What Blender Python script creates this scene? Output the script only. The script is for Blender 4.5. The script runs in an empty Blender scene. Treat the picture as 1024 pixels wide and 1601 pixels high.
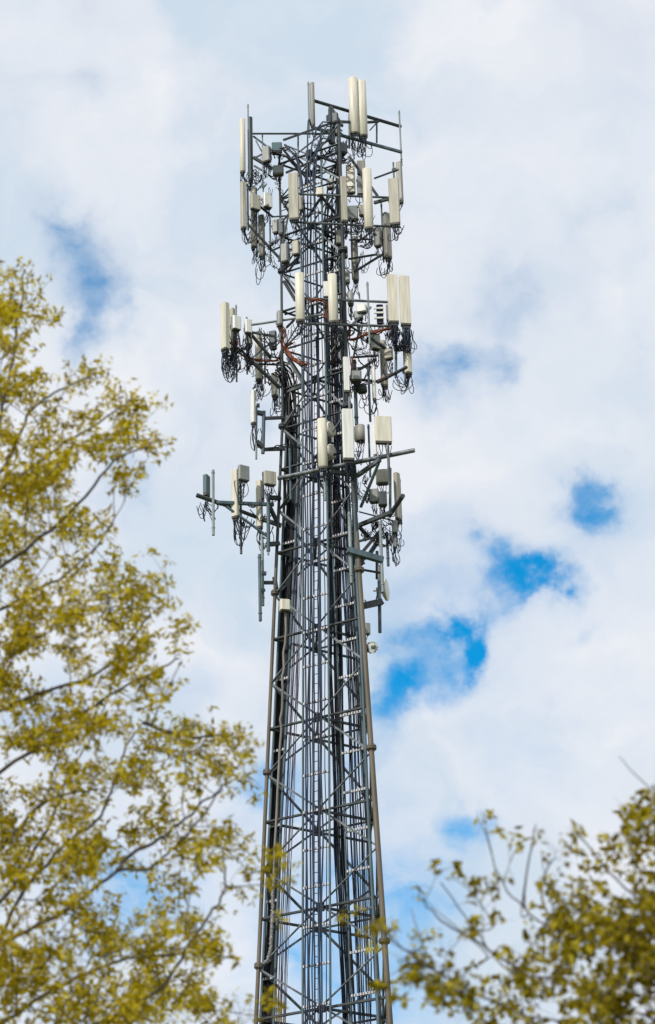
import bpy, math, random
import numpy as np
from mathutils import Vector, noise
R_ = math.radians
rnd = random.Random(7)
scn = bpy.context.scene
COL = scn.collection

# ------------------------------------------------------------------ camera
PITCH, ROLL, FPX, D, CH = R_(27.5), R_(1.6), 85/36*1601, 68.9, 1.6
fw = np.array([0, math.cos(PITCH), math.sin(PITCH)]); r0 = np.array([1., 0, 0])
u0 = np.array([0, -math.sin(PITCH), math.cos(PITCH)])
rc = math.cos(ROLL)*r0 - math.sin(ROLL)*u0
uc = math.sin(ROLL)*r0 + math.cos(ROLL)*u0
CAM = np.array([0, 0, CH])
cd = bpy.data.cameras.new('camera'); cam = bpy.data.objects.new('camera', cd); COL.objects.link(cam)
from mathutils import Matrix
cam.matrix_world = Matrix(((rc[0], uc[0], -fw[0], 0), (rc[1], uc[1], -fw[1], 0), (rc[2], uc[2], -fw[2], CH), (0, 0, 0, 1)))
cd.sensor_fit = 'VERTICAL'; cd.sensor_height = 36; cd.sensor_width = 24; cd.lens = 85
cd.clip_start = .1; cd.clip_end = 20000
cd.dof.use_dof = True; cd.dof.focus_distance = 80; cd.dof.aperture_fstop = 2.9
scn.camera = cam

def raydir(px, py): return fw + rc*((px-512)/FPX) + uc*((800.5-py)/FPX)
def Q(px, py, Y):                                     # photo pixel -> point at distance Y in front of the camera
    d = raydir(px, py); return CAM + d*(Y/d[1])
def A(px, py, dy=0.): return Q(px, py, D+dy)
def AZ(px, py, z):                                    # photo pixel -> point at height z
    d = raydir(px, py); return CAM + d*((z-CH)/d[2])
def proj(p):
    d = np.asarray(p, float)-CAM; k = d@fw; return 512+FPX*(d@rc)/k, 800.5-FPX*(d@uc)/k

# ------------------------------------------------------------------ world: blue sky seen through broken cloud
SUN_EL, SUN_AZ = R_(40), R_(-142)                     # azimuth measured from +Y, clockwise: behind the camera, to its left
w = bpy.data.worlds.new("World"); scn.world = w; w.use_nodes = True
N = w.node_tree.nodes; K = w.node_tree.links; N.clear()
def nd(t, **k):
    n = N.new(t)
    for a, b in k.items(): setattr(n, a, b)
    return n
tc = nd('ShaderNodeTexCoord'); DIR = tc.outputs['Generated']
sky = nd('ShaderNodeTexSky', sky_type='NISHITA', sun_disc=False, sun_elevation=SUN_EL, sun_rotation=SUN_AZ)
tint = nd('ShaderNodeMix', data_type='RGBA', blend_type='MULTIPLY'); tint.inputs['Factor'].default_value = 1
K.new(sky.outputs[0], tint.inputs['A']); tint.inputs['B'].default_value = (.04, 1.42, 2.0, 1)
bg_sky = nd('ShaderNodeBackground'); bg_sky.inputs['Strength'].default_value = .1; K.new(tint.outputs['Result'], bg_sky.inputs['Color'])
def vmath(op, a, b=None, s=None):
    n = nd('ShaderNodeVectorMath', operation=op)
    for i, v in ((0, a), (1, b)):
        if v is None: continue
        if hasattr(v, 'type'): K.new(v, n.inputs[i])
        else: n.inputs[i].default_value = v
    if s is not None: n.inputs['Scale'].default_value = s
    return n
def fmath(op, a, b=0., clamp=False):
    n = nd('ShaderNodeMath', operation=op, use_clamp=clamp)
    for i, v in ((0, a), (1, b)):
        if hasattr(v, 'type'): K.new(v, n.inputs[i])
        else: n.inputs[i].default_value = v
    return n.outputs[0]
def noise_tex(vec, scale, detail=5, rough=.55, dist=0.):
    n = nd('ShaderNodeTexNoise'); n.inputs['Scale'].default_value = scale; n.inputs['Detail'].default_value = detail
    n.inputs['Roughness'].default_value = rough; n.inputs['Distortion'].default_value = dist; K.new(vec, n.inputs['Vector']); return n
n1 = noise_tex(DIR, 26, 5, .55)
wv = vmath('MULTIPLY', vmath('SUBTRACT', n1.outputs['Color'], (.5, .5, .5)).outputs[0], (.06, .06, .06))
WD = vmath('ADD', DIR, wv.outputs[0]).outputs[0]
# gaps in the cloud, each at a direction in the sky (x, y of the photo, radius, strength)
holes = [(818, 904, 44, .6), (786, 900, 66, .48), (850, 897, 50, .3), (760, 893, 60, .3), (735, 998, 52, .8), (752, 1004, 44, .4), (705, 1012, 62, .36), (660, 1036, 74, .3), (622, 1072, 64, .24),
         (597, 1112, 50, .5), (614, 1085, 42, .14), (585, 1150, 60, .25), (560, 1190, 130, .25), (943, 786, 54, .62), (915, 790, 60, .25), (940, 800, 110, .2), (800, 563, 50, .65), (690, 592, 80, .5), (745, 580, 70, .3), (178, 515, 46, .5), (172, 460, 75, .34),
         (150, 405, 100, .46), (95, 365, 80, .34), (125, 132, 60, .3), (150, 20, 60, .15), (945, 45, 130, .22), (712, 1302, 55, .5), (740, 1300, 50, .3), (400, 1225, 90, .55), (215, 1400, 140, .5), (150, 1440, 120, .3),
         (800, 450, 100, .28), (790, 470, 60, .15), (950, 370, 90, .15), (640, 1420, 150, .3), (480, 1400, 200, .3), (560, 1540, 200, .34), (900, 998, 40, .3), (840, 1180, 120, .2), (185, 740, 60, .45), (55, 1090, 110, .35), (290, 1110, 90, .25),
         (640, 900, 200, .12), (340, 620, 120, .12), (420, 665, 60, .25), (700, 980, 190, .26), (850, 900, 150, .12),
         (-500, 300, 300, .7), (-900, 900, 350, .7), (1500, 600, 300, .7), (1900, 200, 350, .6), (400, -600, 350, .6), (1100, -1300, 400, .6), (-300, -1500, 400, .5)]
acc = None
for (hx, hy, hr, ha) in holes:
    d = raydir(hx, hy); ln = np.linalg.norm(d); d = d/ln
    dist = vmath('DISTANCE', WD, tuple(d)).outputs['Value']
    mr = nd('ShaderNodeMapRange', interpolation_type='SMOOTHSTEP')
    K.new(dist, mr.inputs['Value']); mr.inputs['From Min'].default_value = hr*1.3/FPX/ln; mr.inputs['From Max'].default_value = 0
    mr.inputs['To Min'].default_value = 0; mr.inputs['To Max'].default_value = ha*1.0
    acc = mr.outputs[0] if acc is None else fmath('ADD', acc, mr.outputs[0])
n2 = noise_tex(DIR, 15, 7, .58, .3)
soft = fmath('MULTIPLY', fmath('SUBTRACT', n2.outputs['Fac'], .5), .7)
acc = fmath('ADD', acc, fmath('MULTIPLY', soft, fmath('ADD', fmath('MULTIPLY', acc, 1.0), .22)))
n5 = noise_tex(vmath('MULTIPLY', WD, (1, 1, 1.9)).outputs[0], 30, 4, .5, .5)
acc = fmath('MULTIPLY', acc, fmath('ADD', fmath('MULTIPLY', n5.outputs['Fac'], 1.5), .27))
n4 = noise_tex(DIR, 60, 4, .5)
acc = fmath('ADD', acc, fmath('MULTIPLY', fmath('SUBTRACT', n4.outputs['Fac'], .5), fmath('MULTIPLY', acc, .55)))
mrh = nd('ShaderNodeMapRange', interpolation_type='SMOOTHERSTEP'); K.new(acc, mrh.inputs['Value'])
mrh.inputs['From Min'].default_value = -.2; mrh.inputs['From Max'].default_value = 1.28; holef = mrh.outputs[0]
n3 = noise_tex(vmath('MULTIPLY', WD, (1.15, .8, 1.5)).outputs[0], 10, 7, .5, .5)
ramp = nd('ShaderNodeValToRGB'); K.new(n3.outputs['Fac'], ramp.inputs['Fac'])
ramp.color_ramp.elements[0].position = .33; ramp.color_ramp.elements[0].color = (.63, .735, .845, 1)
ramp.color_ramp.elements[1].position = .66; ramp.color_ramp.elements[1].color = (.87, .885, .925, 1)
ex = ramp.color_ramp.elements.new(.46); ex.color = (.73, .79, .875, 1)
bg_cl = nd('ShaderNodeBackground'); bg_cl.inputs['Strength'].default_value = 1; K.new(ramp.outputs[0], bg_cl.inputs['Color'])
mx = nd('ShaderNodeMixShader'); K.new(holef, mx.inputs[0]); K.new(bg_cl.outputs[0], mx.inputs[1]); K.new(bg_sky.outputs[0], mx.inputs[2])
wo = nd('ShaderNodeOutputWorld'); K.new(mx.outputs[0], wo.inputs[0])

# ------------------------------------------------------------------ sun
sd = bpy.data.lights.new('sun', 'SUN'); sd.energy = 3.0; sd.angle = R_(3); sd.color = (1, .95, .86)
so = bpy.data.objects.new('sun', sd); COL.objects.link(so)
sv = Vector((math.sin(SUN_AZ)*math.cos(SUN_EL), math.cos(SUN_AZ)*math.cos(SUN_EL), math.sin(SUN_EL)))
so.rotation_euler = (-sv).to_track_quat('-Z', 'Y').to_euler()
scn.view_settings.view_transform = 'Standard'; scn.view_settings.look = 'None'
scn.view_settings.exposure = 0; scn.view_settings.gamma = 1

# ------------------------------------------------------------------ materials
def mat(name, c, c2=None, rough=.6, metal=0., scale=3., stretch=(1, 1, .25), lo=.35, hi=.7, spec=.4, bump=0.):
    m = bpy.data.materials.new(name); m.use_nodes = True; t = m.node_tree; b = t.nodes['Principled BSDF']
    b.inputs['Roughness'].default_value = rough; b.inputs['Metallic'].default_value = metal; b.inputs['Specular IOR Level'].default_value = spec
    c2 = c2 or tuple(x*.8 for x in c)
    co = t.nodes.new('ShaderNodeTexCoord'); mp = t.nodes.new('ShaderNodeMapping'); mp.inputs['Scale'].default_value = stretch
    geo = t.nodes.new('ShaderNodeNewGeometry'); t.links.new(geo.outputs['Position'], mp.inputs['Vector'])
    nz = t.nodes.new('ShaderNodeTexNoise'); nz.inputs['Scale'].default_value = scale; nz.inputs['Detail'].default_value = 6; t.links.new(mp.outputs[0], nz.inputs['Vector'])
    cr = t.nodes.new('ShaderNodeValToRGB'); cr.color_ramp.elements[0].position = lo; cr.color_ramp.elements[1].position = hi
    cr.color_ramp.elements[0].color = (*c2, 1); cr.color_ramp.elements[1].color = (*c, 1)
    t.links.new(nz.outputs['Fac'], cr.inputs['Fac']); t.links.new(cr.outputs[0], b.inputs['Base Color'])
    return m
M = dict(
 steel=mat('galvanised_steel', (.20, .22, .235), (.07, .08, .09), .5, .25, 4, (1, 1, .5), .4, .64),
 steel_lt=mat('bright_galvanised_steel', (.30, .345, .355), (.18, .22, .23), .55, .15, 5),
 steel_dk=mat('weathered_steel', (.075, .083, .09), (.038, .043, .048), .65, .1, 4),
 teal=mat('teal_patina_steel', (.115, .165, .195), (.06, .095, .115), .6, .1, 5),
 brown=mat('rust_stained_steel', (.20, .165, .125), (.09, .075, .06), .6, .15, 2.5, (1, 1, .12)),
 black=mat('black_cable_jacket', (.010, .012, .018), (.006, .007, .011), .55, 0, 4, spec=.25),
 navy=mat('blue_black_cable_jacket', (.018, .04, .095), (.008, .017, .04), .5, 0, 4, spec=.35),
 mauve=mat('mauve_reflection_cable_jacket', (.30, .24, .30), (.16, .13, .19), .5, 0, 4),  # mauve reflection and purple fringing on the cables, put into the jacket colour
 orange=mat('orange_fibre_jacket', (.36, .085, .025), (.18, .04, .015), .5, 0, 8),
 cream=mat('cream_radome', (.73, .69, .585), (.56, .51, .405), .45, 0, 9, (1.5, 1.5, .1), .28, .6),
 tan=mat('weathered_tan_radome', (.50, .47, .39), (.33, .305, .25), .5, 0, 9, (1.5, 1.5, .1), .3, .65),
 grey=mat('grey_radome', (.35, .34, .305), (.20, .195, .17), .5, 0, 9, (1.5, 1.5, .1), .3, .65),
 white=mat('white_radome', (.80, .80, .77), (.64, .635, .59), .45, 0, 9, (1.5, 1.5, .1), .28, .6),
 radio=mat('grey_painted_radio', (.33, .34, .325), (.23, .24, .23), .5, 0.1, 4),
 dark=mat('dark_radio_casting', (.07, .085, .09), (.04, .05, .055), .5, .2, 4),
 slate=mat('slate_blue_casting', (.11, .17, .19), (.075, .115, .13), .5, .2, 4),
 cap=mat('brown_grey_end_cap', (.11, .10, .085), (.06, .055, .045), .6, 0, 6),
 clip=mat('pale_hanger_clip', (.62, .60, .62), (.5, .48, .5), .5, .1, 6),
 conduit=mat('flexible_grey_conduit', (.27, .255, .235), (.15, .14, .125), .6, 0, 6),
 tape=mat('silvery_tape', (.34, .33, .32), (.12, .115, .11), .5, .2, 14, (1, 1, 2)),
 navybox=mat('navy_blue_casting', (.012, .03, .075), (.008, .02, .05), .35, 0, 4),
 bark=mat('grey_brown_bark', (.13, .115, .10), (.06, .052, .047), .85, 0, 14, (1, 1, .3)),
 concrete=mat('concrete', (.42, .40, .37), (.32, .31, .28), .9, 0, 2, (1, 1, 1)),
 ground=mat('dry_grass_ground', (.16, .17, .07), (.09, .11, .04), .95, 0, .6, (1, 1, 1)),
)
def glass():
    m = bpy.data.materials.new('lamp_glass'); m.use_nodes = True; b = m.node_tree.nodes['Principled BSDF']
    b.inputs['Base Color'].default_value = (.92, .9, .82, 1); b.inputs['Roughness'].default_value = .06
    b.inputs['Transmission Weight'].default_value = .85; b.inputs['IOR'].default_value = 1.3
    return m
M['glass'] = glass()
def leafmat(name, c, c2, c3, transl):
    m = bpy.data.materials.new(name); m.use_nodes = True; t = m.node_tree; t.nodes.clear()
    geo = t.nodes.new('ShaderNodeNewGeometry')
    cr = t.nodes.new('ShaderNodeValToRGB'); e = cr.color_ramp.elements
    e[0].position = 0; e[0].color = (*c2, 1); e[1].position = 1; e[1].color = (*c3, 1); x = e.new(.5); x.color = (*c, 1)
    t.links.new(geo.outputs['Random Per Island'], cr.inputs['Fac'])
    df = t.nodes.new('ShaderNodeBsdfPrincipled'); df.inputs['Roughness'].default_value = .7; df.inputs['Specular IOR Level'].default_value = .12
    tr = t.nodes.new('ShaderNodeBsdfTranslucent'); ms = t.nodes.new('ShaderNodeMixShader'); ms.inputs[0].default_value = transl
    br = t.nodes.new('ShaderNodeMix'); br.data_type = 'RGBA'; br.blend_type = 'MULTIPLY'; br.inputs['Factor'].default_value = 1
    br.inputs['B'].default_value = (1.2, 1.12, .5, 1)
    t.links.new(cr.outputs[0], br.inputs['A'])
    t.links.new(cr.outputs[0], df.inputs['Base Color']); t.links.new(br.outputs['Result'], tr.inputs['Color'])
    t.links.new(df.outputs[0], ms.inputs[1]); t.links.new(tr.outputs[0], ms.inputs[2])
    o = t.nodes.new('ShaderNodeOutputMaterial'); t.links.new(ms.outputs[0], o.inputs[0]); return m
M['leaf'] = leafmat('young_yellow_leaf', (.47, .375, .006), (.17, .135, .003), (.80, .68, .08), .5)
M['leaf_b'] = leafmat('olive_yellow_leaf', (.30, .235, .005), (.09, .072, .002), (.60, .51, .05), .45)

# ------------------------------------------------------------------ mesh helpers
class MB:
    def __init__(s): s.v = []; s.f = []; s.sm = []; s.mi = []; s.cur = 0
    def add(s, vs, fs, smooth=False):
        o = len(s.v); s.v += [tuple(map(float, x)) for x in vs]
        for f in fs: s.f.append(tuple(i+o for i in f)); s.sm.append(smooth); s.mi.append(s.cur)
    def path(s, pts, rad, n=6, cap=True):
        pts = [np.asarray(p, float) for p in pts]
        rad = rad if hasattr(rad, '__len__') else [rad]*len(pts)
        vs = []; fs = []; ref = None
        for i, p in enumerate(pts):
            t = pts[min(i+1, len(pts)-1)]-pts[max(i-1, 0)]; t = t/(np.linalg.norm(t)+1e-12)
            if ref is None: ref = np.array([1., 0, 0]) if abs(t[0]) < .8 else np.array([0, 1., 0])
            a = ref - t*(ref@t); a = a/(np.linalg.norm(a)+1e-12); b = np.cross(t, a); ref = a
            for k in range(n):
                an = 2*math.pi*k/n; vs.append(p+rad[i]*(math.cos(an)*a+math.sin(an)*b))
        for i in range(len(pts)-1):
            for k in range(n):
                fs.append((i*n+k, i*n+(k+1) % n, (i+1)*n+(k+1) % n, (i+1)*n+k))
        s.add(vs, fs, True)
        if cap:
            s.add(vs[:n], [tuple(range(n))[::-1]]); s.add(vs[-n:], [tuple(range(n))])
        return s
    def bar(s, p, q, wd, hg, up=(0, 0, 1)):            # rectangular bar from p to q
        p = np.asarray(p, float); q = np.asarray(q, float); t = q-p; t = t/np.linalg.norm(t); up = np.asarray(up, float)
        a = np.cross(t, up)
        if np.linalg.norm(a) < 1e-3: a = np.cross(t, np.array([0, 1., 0]))
        a = a/np.linalg.norm(a); b = np.cross(a, t)
        vs = [e+a*x*wd/2+b*y*hg/2 for e in (p, q) for x, y in ((-1, -1), (1, -1), (1, 1), (-1, 1))]
        s.add(vs, [(0, 1, 2, 3)[::-1], (4, 5, 6, 7), (0, 1, 5, 4), (1, 2, 6, 5), (2, 3, 7, 6), (3, 0, 4, 7)]); return s
    def angle(s, p, q, wd, up=(0, 0, 1)):               # an L-section steel angle
        p = np.asarray(p, float); q = np.asarray(q, float); t = q-p; t = t/np.linalg.norm(t); up = np.asarray(up, float)
        a = np.cross(t, up); a = a/(np.linalg.norm(a)+1e-9); b = np.cross(a, t); th = wd*.14
        prof = [(-.5, -.5), (.5, -.5), (.5, -.5+.14), (-.5+.14, -.5+.14), (-.5+.14, .5), (-.5, .5)]
        vs = [e+a*x*wd+b*y*wd for e in (p, q) for x, y in prof]; n = 6
        s.add(vs, [tuple(range(n))[::-1], tuple(range(n, 2*n))]+[(k, (k+1) % n, n+(k+1) % n, n+k) for k in range(n)]); return s
    def prism(s, base, r, f, prof, h, smooth=False, inset=0.):
        base = np.asarray(base, float); up = np.array([0, 0, 1.]); n = len(prof); lv = [(0, 1.), (h, 1.)]
        if inset: lv = [(0, 1-inset), (inset*.12, 1.), (h-inset*.12, 1.), (h, 1-inset)]
        vs = [base+r*a*k+f*b*k+up*z for z, k in lv for a, b in prof]
        m = len(lv)
        s.add(vs, [(j*n+i, j*n+(i+1) % n, (j+1)*n+(i+1) % n, (j+1)*n+i) for j in range(m-1) for i in range(n)], smooth)
        s.add(vs[:n], [tuple(range(n))[::-1]]); s.add(vs[-n:], [tuple(range(n))]); return s
    def disc(s, c, ax, rad, th, n=16):
        ax = np.asarray(ax, float); ax = ax/np.linalg.norm(ax); c = np.asarray(c, float); s.path([c-ax*th/2, c+ax*th/2], rad, n); return s

ORG = {}
def empty(name, loc, label, cat, group=None):
    o = bpy.data.objects.new(name, None); COL.objects.link(o); o.location = tuple(map(float, loc)); o.empty_display_size = .2
    ORG[o.name] = np.asarray(loc, float); o['label'] = label; o['category'] = cat
    if group: o['group'] = group
    return o
def build(mb, name, m, parent=None, loc=None):
    base = ORG[parent.name] if parent is not None else (np.asarray(loc, float) if loc is not None else np.zeros(3))
    me = bpy.data.meshes.new(name); v = np.array(mb.v)-base
    me.from_pydata(v.tolist(), [], mb.f)
    me.polygons.foreach_set('use_smooth', mb.sm)
    for x in (m if isinstance(m, (list, tuple)) else [m]): me.materials.append(M[x])
    if any(mb.mi): me.polygons.foreach_set('material_index', mb.mi)
    o = bpy.data.objects.new(name, me); COL.objects.link(o); ORG[o.name] = base
    if parent is not None: o.parent = parent
    elif loc is not None: o.location = tuple(map(float, loc))
    return o
def tag(o, label, cat, group=None):
    o['label'] = label; o['category'] = cat
    if group: o['group'] = group
    return o

# ------------------------------------------------------------------ ground
g = MB(); S = 6000.; ng = 24
xs = [math.copysign((abs(i-ng/2)/(ng/2))**2.2*S, i-ng/2) for i in range(ng+1)]
g.add([(x, y+40, 0) for y in xs for x in xs], [(j*(ng+1)+i, j*(ng+1)+i+1, (j+1)*(ng+1)+i+1, (j+1)*(ng+1)+i) for j in range(ng) for i in range(ng)])
o = build(g, 'ground', 'ground'); o['kind'] = 'structure'

# ------------------------------------------------------------------ lattice tower
LV = {'L': np.array([-.5767, -.025]), 'R': np.array([.31, -.487]), 'B': np.array([.266, .512])}
TOP = 51.9
def side(z): return max(2.36, 4.0-.0945*(z-24))
def leg(k, z):
    c = LV[k]*side(z); return np.array([c[0]+.03*(z > 41), D+c[1], z])
def face(a, b, u, z, off=0.):                           # point on the face between two legs, off = metres outward
    p = leg(a, z)*(1-u)+leg(b, z)*u; n = -(LV[[k for k in 'LRB' if k not in (a, b)][0]]); n = n/np.linalg.norm(n)
    return p+np.array([n[0], n[1], 0])*off
tower = empty('lattice_tower', (0, D, 0), 'tall three legged steel lattice mast with pipe legs, flanges and cross bracing', 'lattice tower')
zs = [0, 10, 20, 30, 41, 47, TOP]
for k, r, m in (('L', .062, 'brown'), ('R', .088, 'brown'), ('B', .085, 'steel_dk')):
    lm_ = MB().path([leg(k, z) for z in zs[:4]+[36]], [r*1.25, r*1.15, r*1.0, r*.92, r*.88], 12); lm_.cur = 1; lm_.path([leg(k, z) for z in [36]+zs[4:]], [r*.85, r*.75, r*.68, r*.62], 12)
    lg = build(lm_, 'leg', [m, 'steel_dk'], tower)
    ph = 0 if k == 'L' else (.6 if k == 'R' else .3)
    off = {'L': 22.4, 'R': 22.45, 'B': 22.4}[k]
    zf = off-18
    while zf < TOP:
        f = MB(); f.disc(leg(k, zf-.03), (0, 0, 1), r*1.2+.055, .045); f.disc(leg(k, zf+.03), (0, 0, 1), r*1.2+.055, .045)
        for q in range(8):
            an = q*math.pi/4; pp = leg(k, zf)+np.array([math.cos(an), math.sin(an), 0])*(r*1.05+.035); f.path([pp-[0, 0, .09], pp+[0, 0, .09]], .016, 5)
        build(f, 'flange', 'brown' if zf < 40 else 'steel_dk', lg); zf += 6.04
    build(MB().prism(leg(k, 0)-[0, 0, .5], np.array([1., 0, 0]), np.array([0, 1., 0]), [(-.6, -.6), (.6, -.6), (.6, .6), (-.6, .6)], .9), 'footing', 'concrete', tower)
lev = [20.93+3.02*i for i in range(-6, 11)]
for zi in lev:
    if zi > TOP: continue
    mids = {}
    for a, b in (('L', 'R'), ('L', 'B'), ('R', 'B')):
        build(MB().angle(leg(a, zi), leg(b, zi), .088), 'girt', 'steel_dk', tower)
        mid = (leg(a, zi)+leg(b, zi))/2; mids[a+b] = mid
        x = MB(); nrm = face(a, b, .5, zi, .03)-mid
        for sg, (p, q) in ((1, (a, b)), (-1, (b, a))):
            lo = leg(p, max(zi-1.51, .1)); hi = leg(q, min(zi+1.51, TOP))
            x.angle(lo+nrm*sg, hi+nrm*sg, .062)
        cb = build(x, 'cross_brace', 'steel', tower)
        gp = MB(); t = leg(b, zi)-leg(a, zi); t = t/np.linalg.norm(t); nn = nrm/np.linalg.norm(nrm)
        gp.prism(mid-[0, 0, .13], t, nn, [(-.12, -.04), (.12, -.04), (.12, .04), (-.12, .04)], .26)
        build(gp, 'gusset_plate', 'steel_dk', cb)
    if zi > 38 and zi+1.51 < TOP:
        for a, b in (('L', 'R'), ('L', 'B'), ('R', 'B')): build(MB().angle(leg(a, zi+1.51), leg(b, zi+1.51), .075), 'girt', 'steel_dk', tower)
    pb = MB(); ks = list(mids.values())
    for i in range(3): pb.angle(ks[i], ks[(i+1) % 3], .07)
    build(pb, 'plan_brace', 'steel_dk', tower)

# ------------------------------------------------------------------ vertical runs: ladders and cables
def interp(tab, y):
    return float(np.interp(y, [t[0] for t in tab], [t[1] for t in tab]))
def run_pt(z, a, b, off, tab):
    """point on a (shifted) tower face at height z standing where the photo's run stands: tab = [(photo y, photo x)]"""
    p, q = face(a, b, 0, z, off), face(a, b, 1, z, off)
    (x0, y0), (x1, y1) = proj(p), proj(q); u = .5
    for _ in range(3):
        y = y0+(y1-y0)*u; u = (interp(tab, y)-x0)/(x1-x0)
    return p+(q-p)*u
def tabz(z): return proj(np.array([0, D, z]))[1]
def cable(name, label, group, a, b, off, tab, ztop, r, m, tail=None, z0=.3, n=5):
    zz = list(np.arange(2, ztop, 2.0))
    pts = [run_pt(z, a, b, off, tab)+np.array([rnd.gauss(0, .018), rnd.gauss(0, .018), 0]) for z in [z0]+zz+[ztop]]
    if tail is not None:
        p0 = pts[-1]; p2 = np.asarray(tail, float); p1 = np.array([p0[0]*.85+p2[0]*.15, p0[1]*.85+p2[1]*.15, max(p0[2]+.5, p2[2]+rnd.uniform(.1, .5))])
        for t in (.2, .4, .6, .8, 1): pts.append(p0*(1-t)**2+2*p1*t*(1-t)+p2*t*t)
    mb = MB().path(pts, r, n); o = build(mb, name, m, None, pts[0]); tag(o, label, 'cable', group); return o
def ladder(name, label, a, b, off, tabl, tabr, ztop, z0, step, rail_r, m='teal'):
    e = empty(name, run_pt(z0, a, b, off, tabl), label, 'cable ladder')
    for tb in (tabl, tabr):
        build(MB().path([run_pt(z, a, b, off, tb) for z in list(np.arange(z0, ztop, 3))+[ztop]], rail_r, 8), 'rail', m, e)
    z = 15.
    while z < ztop:
        h = MB(); p, q = run_pt(z, a, b, off+.03, tabl), run_pt(z, a, b, off+.03, tabr); h.bar(p, q, .03, .035); h.cur = 1
        L_ = np.linalg.norm(q-p); nc = max(3, int(L_/.085))
        for i in range(nc):
            c = p+(q-p)*(i+.5)/nc; h.bar(c-(q-p)/L_*.024+[0, 0, .02], c+(q-p)/L_*.024+[0, 0, .02], .06, .075)
        build(h, 'hanger_bar', ['steel', 'clip'], e); z += step*rnd.uniform(.97, 1.03)
    return e
# centre ladder in front of the face towards the camera
CL = [(0, 465), (300, 470.5), (600, 473), (870, 474.5), (1601, 474.5)]; CR = [(0, 500), (300, 503), (600, 510), (870, 513), (1040, 514.5), (1601, 518)]
ladder('cable_ladder', 'central cable ladder with teal rails and rows of pale clips', 'L', 'R', .22, CL, CR, 50.5, 3, 1.2, .035)
for i, (fx, rr, top) in enumerate([(.10, .027, 49.2), (.19, .024, 48.6), (.275, .028, 49.8), (.35, .022, 44), (.43, .028, 50.2), (.60, .024, 43.5), (.65, .027, 50.0), (.70, .027, 49.6), (.86, .016, 48.5)]):
    tb = [(y, interp(CL, y)*(1-fx)+interp(CR, y)*fx) for y in (0, 300, 600, 870, 1040, 1601)]
    tails = [(437, 232, -.4), (445, 236, -.3), (486, 196, .2), None, (535, 205, .6), None, (528, 230, .5), (540, 215, .9), (440, 330, -.8)]
    cable('coax_cable', 'blue black coax cable clipped to the central cable ladder', 'coax cables of the central ladder', 'L', 'R', .28, tb, top, rr, 'navy', A(*tails[i]) if tails[i] else None)
cl = empty('climbing_ladder', run_pt(3, 'L', 'R', .36, [(0, 492), (1601, 492.6)]), 'narrow climbing ladder of thin rungs up the middle of the mast', 'ladder')
T1_ = [(0, 488), (600, 491.5), (1601, 492.6)]; T2_ = [(0, 494), (600, 497), (1601, 498.6)]
for tb in (T1_, T2_): build(MB().path([run_pt(z, 'L', 'R', .1, tb) for z in np.arange(3, 50, 3)], .012, 5), 'stringer', 'steel_dk', cl)
z = 20.2
while z < 49:
    build(MB().path([run_pt(z, 'L', 'R', .1, T1_), run_pt(z, 'L', 'R', .1, T2_)], .012, 5), 'rung', 'steel_dk', cl); z += .32
# left ladder, inside the mast beside its thin leg: a thick curtain of black cable
LL = [(0, 446), (600, 449), (680, 448), (850, 441.8), (1030, 434), (1320, 420), (1601, 407)]; LR_ = [(0, 466), (600, 468), (680, 468), (850, 462), (1030, 453), (1320, 438), (1601, 428)]
ladder('cable_ladder', 'cable ladder beside the thin leg, carrying a dense black curtain of cables', 'L', 'R', -.35, LL, LR_, 41.5, 3, 2.4, .045)
for row, off in ((0, -.42), (1, -.5)):
    for i in range(10):
        fx = .12+.80*(i+.5*row)/10
        tb = [(y, interp(LL, y)*(1-fx)+interp(LR_, y)*fx) for y in (0, 600, 680, 850, 1030, 1320, 1601)]
        tail = A(432+rnd.uniform(-8, 14), 568+rnd.uniform(-12, 18), rnd.uniform(-.6, .4)) if rnd.random() < .6 else A(450+rnd.uniform(-5, 25), 640+rnd.uniform(-40, 30), rnd.uniform(-.3, .5))
        cable('coax_cable', 'black coax cable in the dense curtain beside the thin leg', 'coax cables of the dense curtain', 'L', 'R', off, tb, rnd.uniform(38.5, 40.6), rnd.choice([.024, .028, .03]), 'black', tail)
PK = [(600, 476), (680, 470), (850, 462.5), (1030, 454.5), (1320, 439), (1601, 430)]; PK2 = [(600, 480), (680, 474), (850, 473), (1030, 470), (1320, 457), (1601, 446)]
for i in range(12):
    fx = (i+.5)/12+rnd.uniform(-.03, .03); tb = [(y, interp(PK, y)*(1-fx)+interp(PK2, y)*fx) for y in (600, 680, 850, 1030, 1320, 1601)]
    cable('thin_cable', 'thin mauve grey cable hanging in the fan beside the black curtain', 'thin cables of the fan', 'L', 'B', -.25, tb, rnd.uniform(38.5, 41), rnd.choice([.011, .014]), 'mauve' if i % 2 else 'navy')
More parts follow.
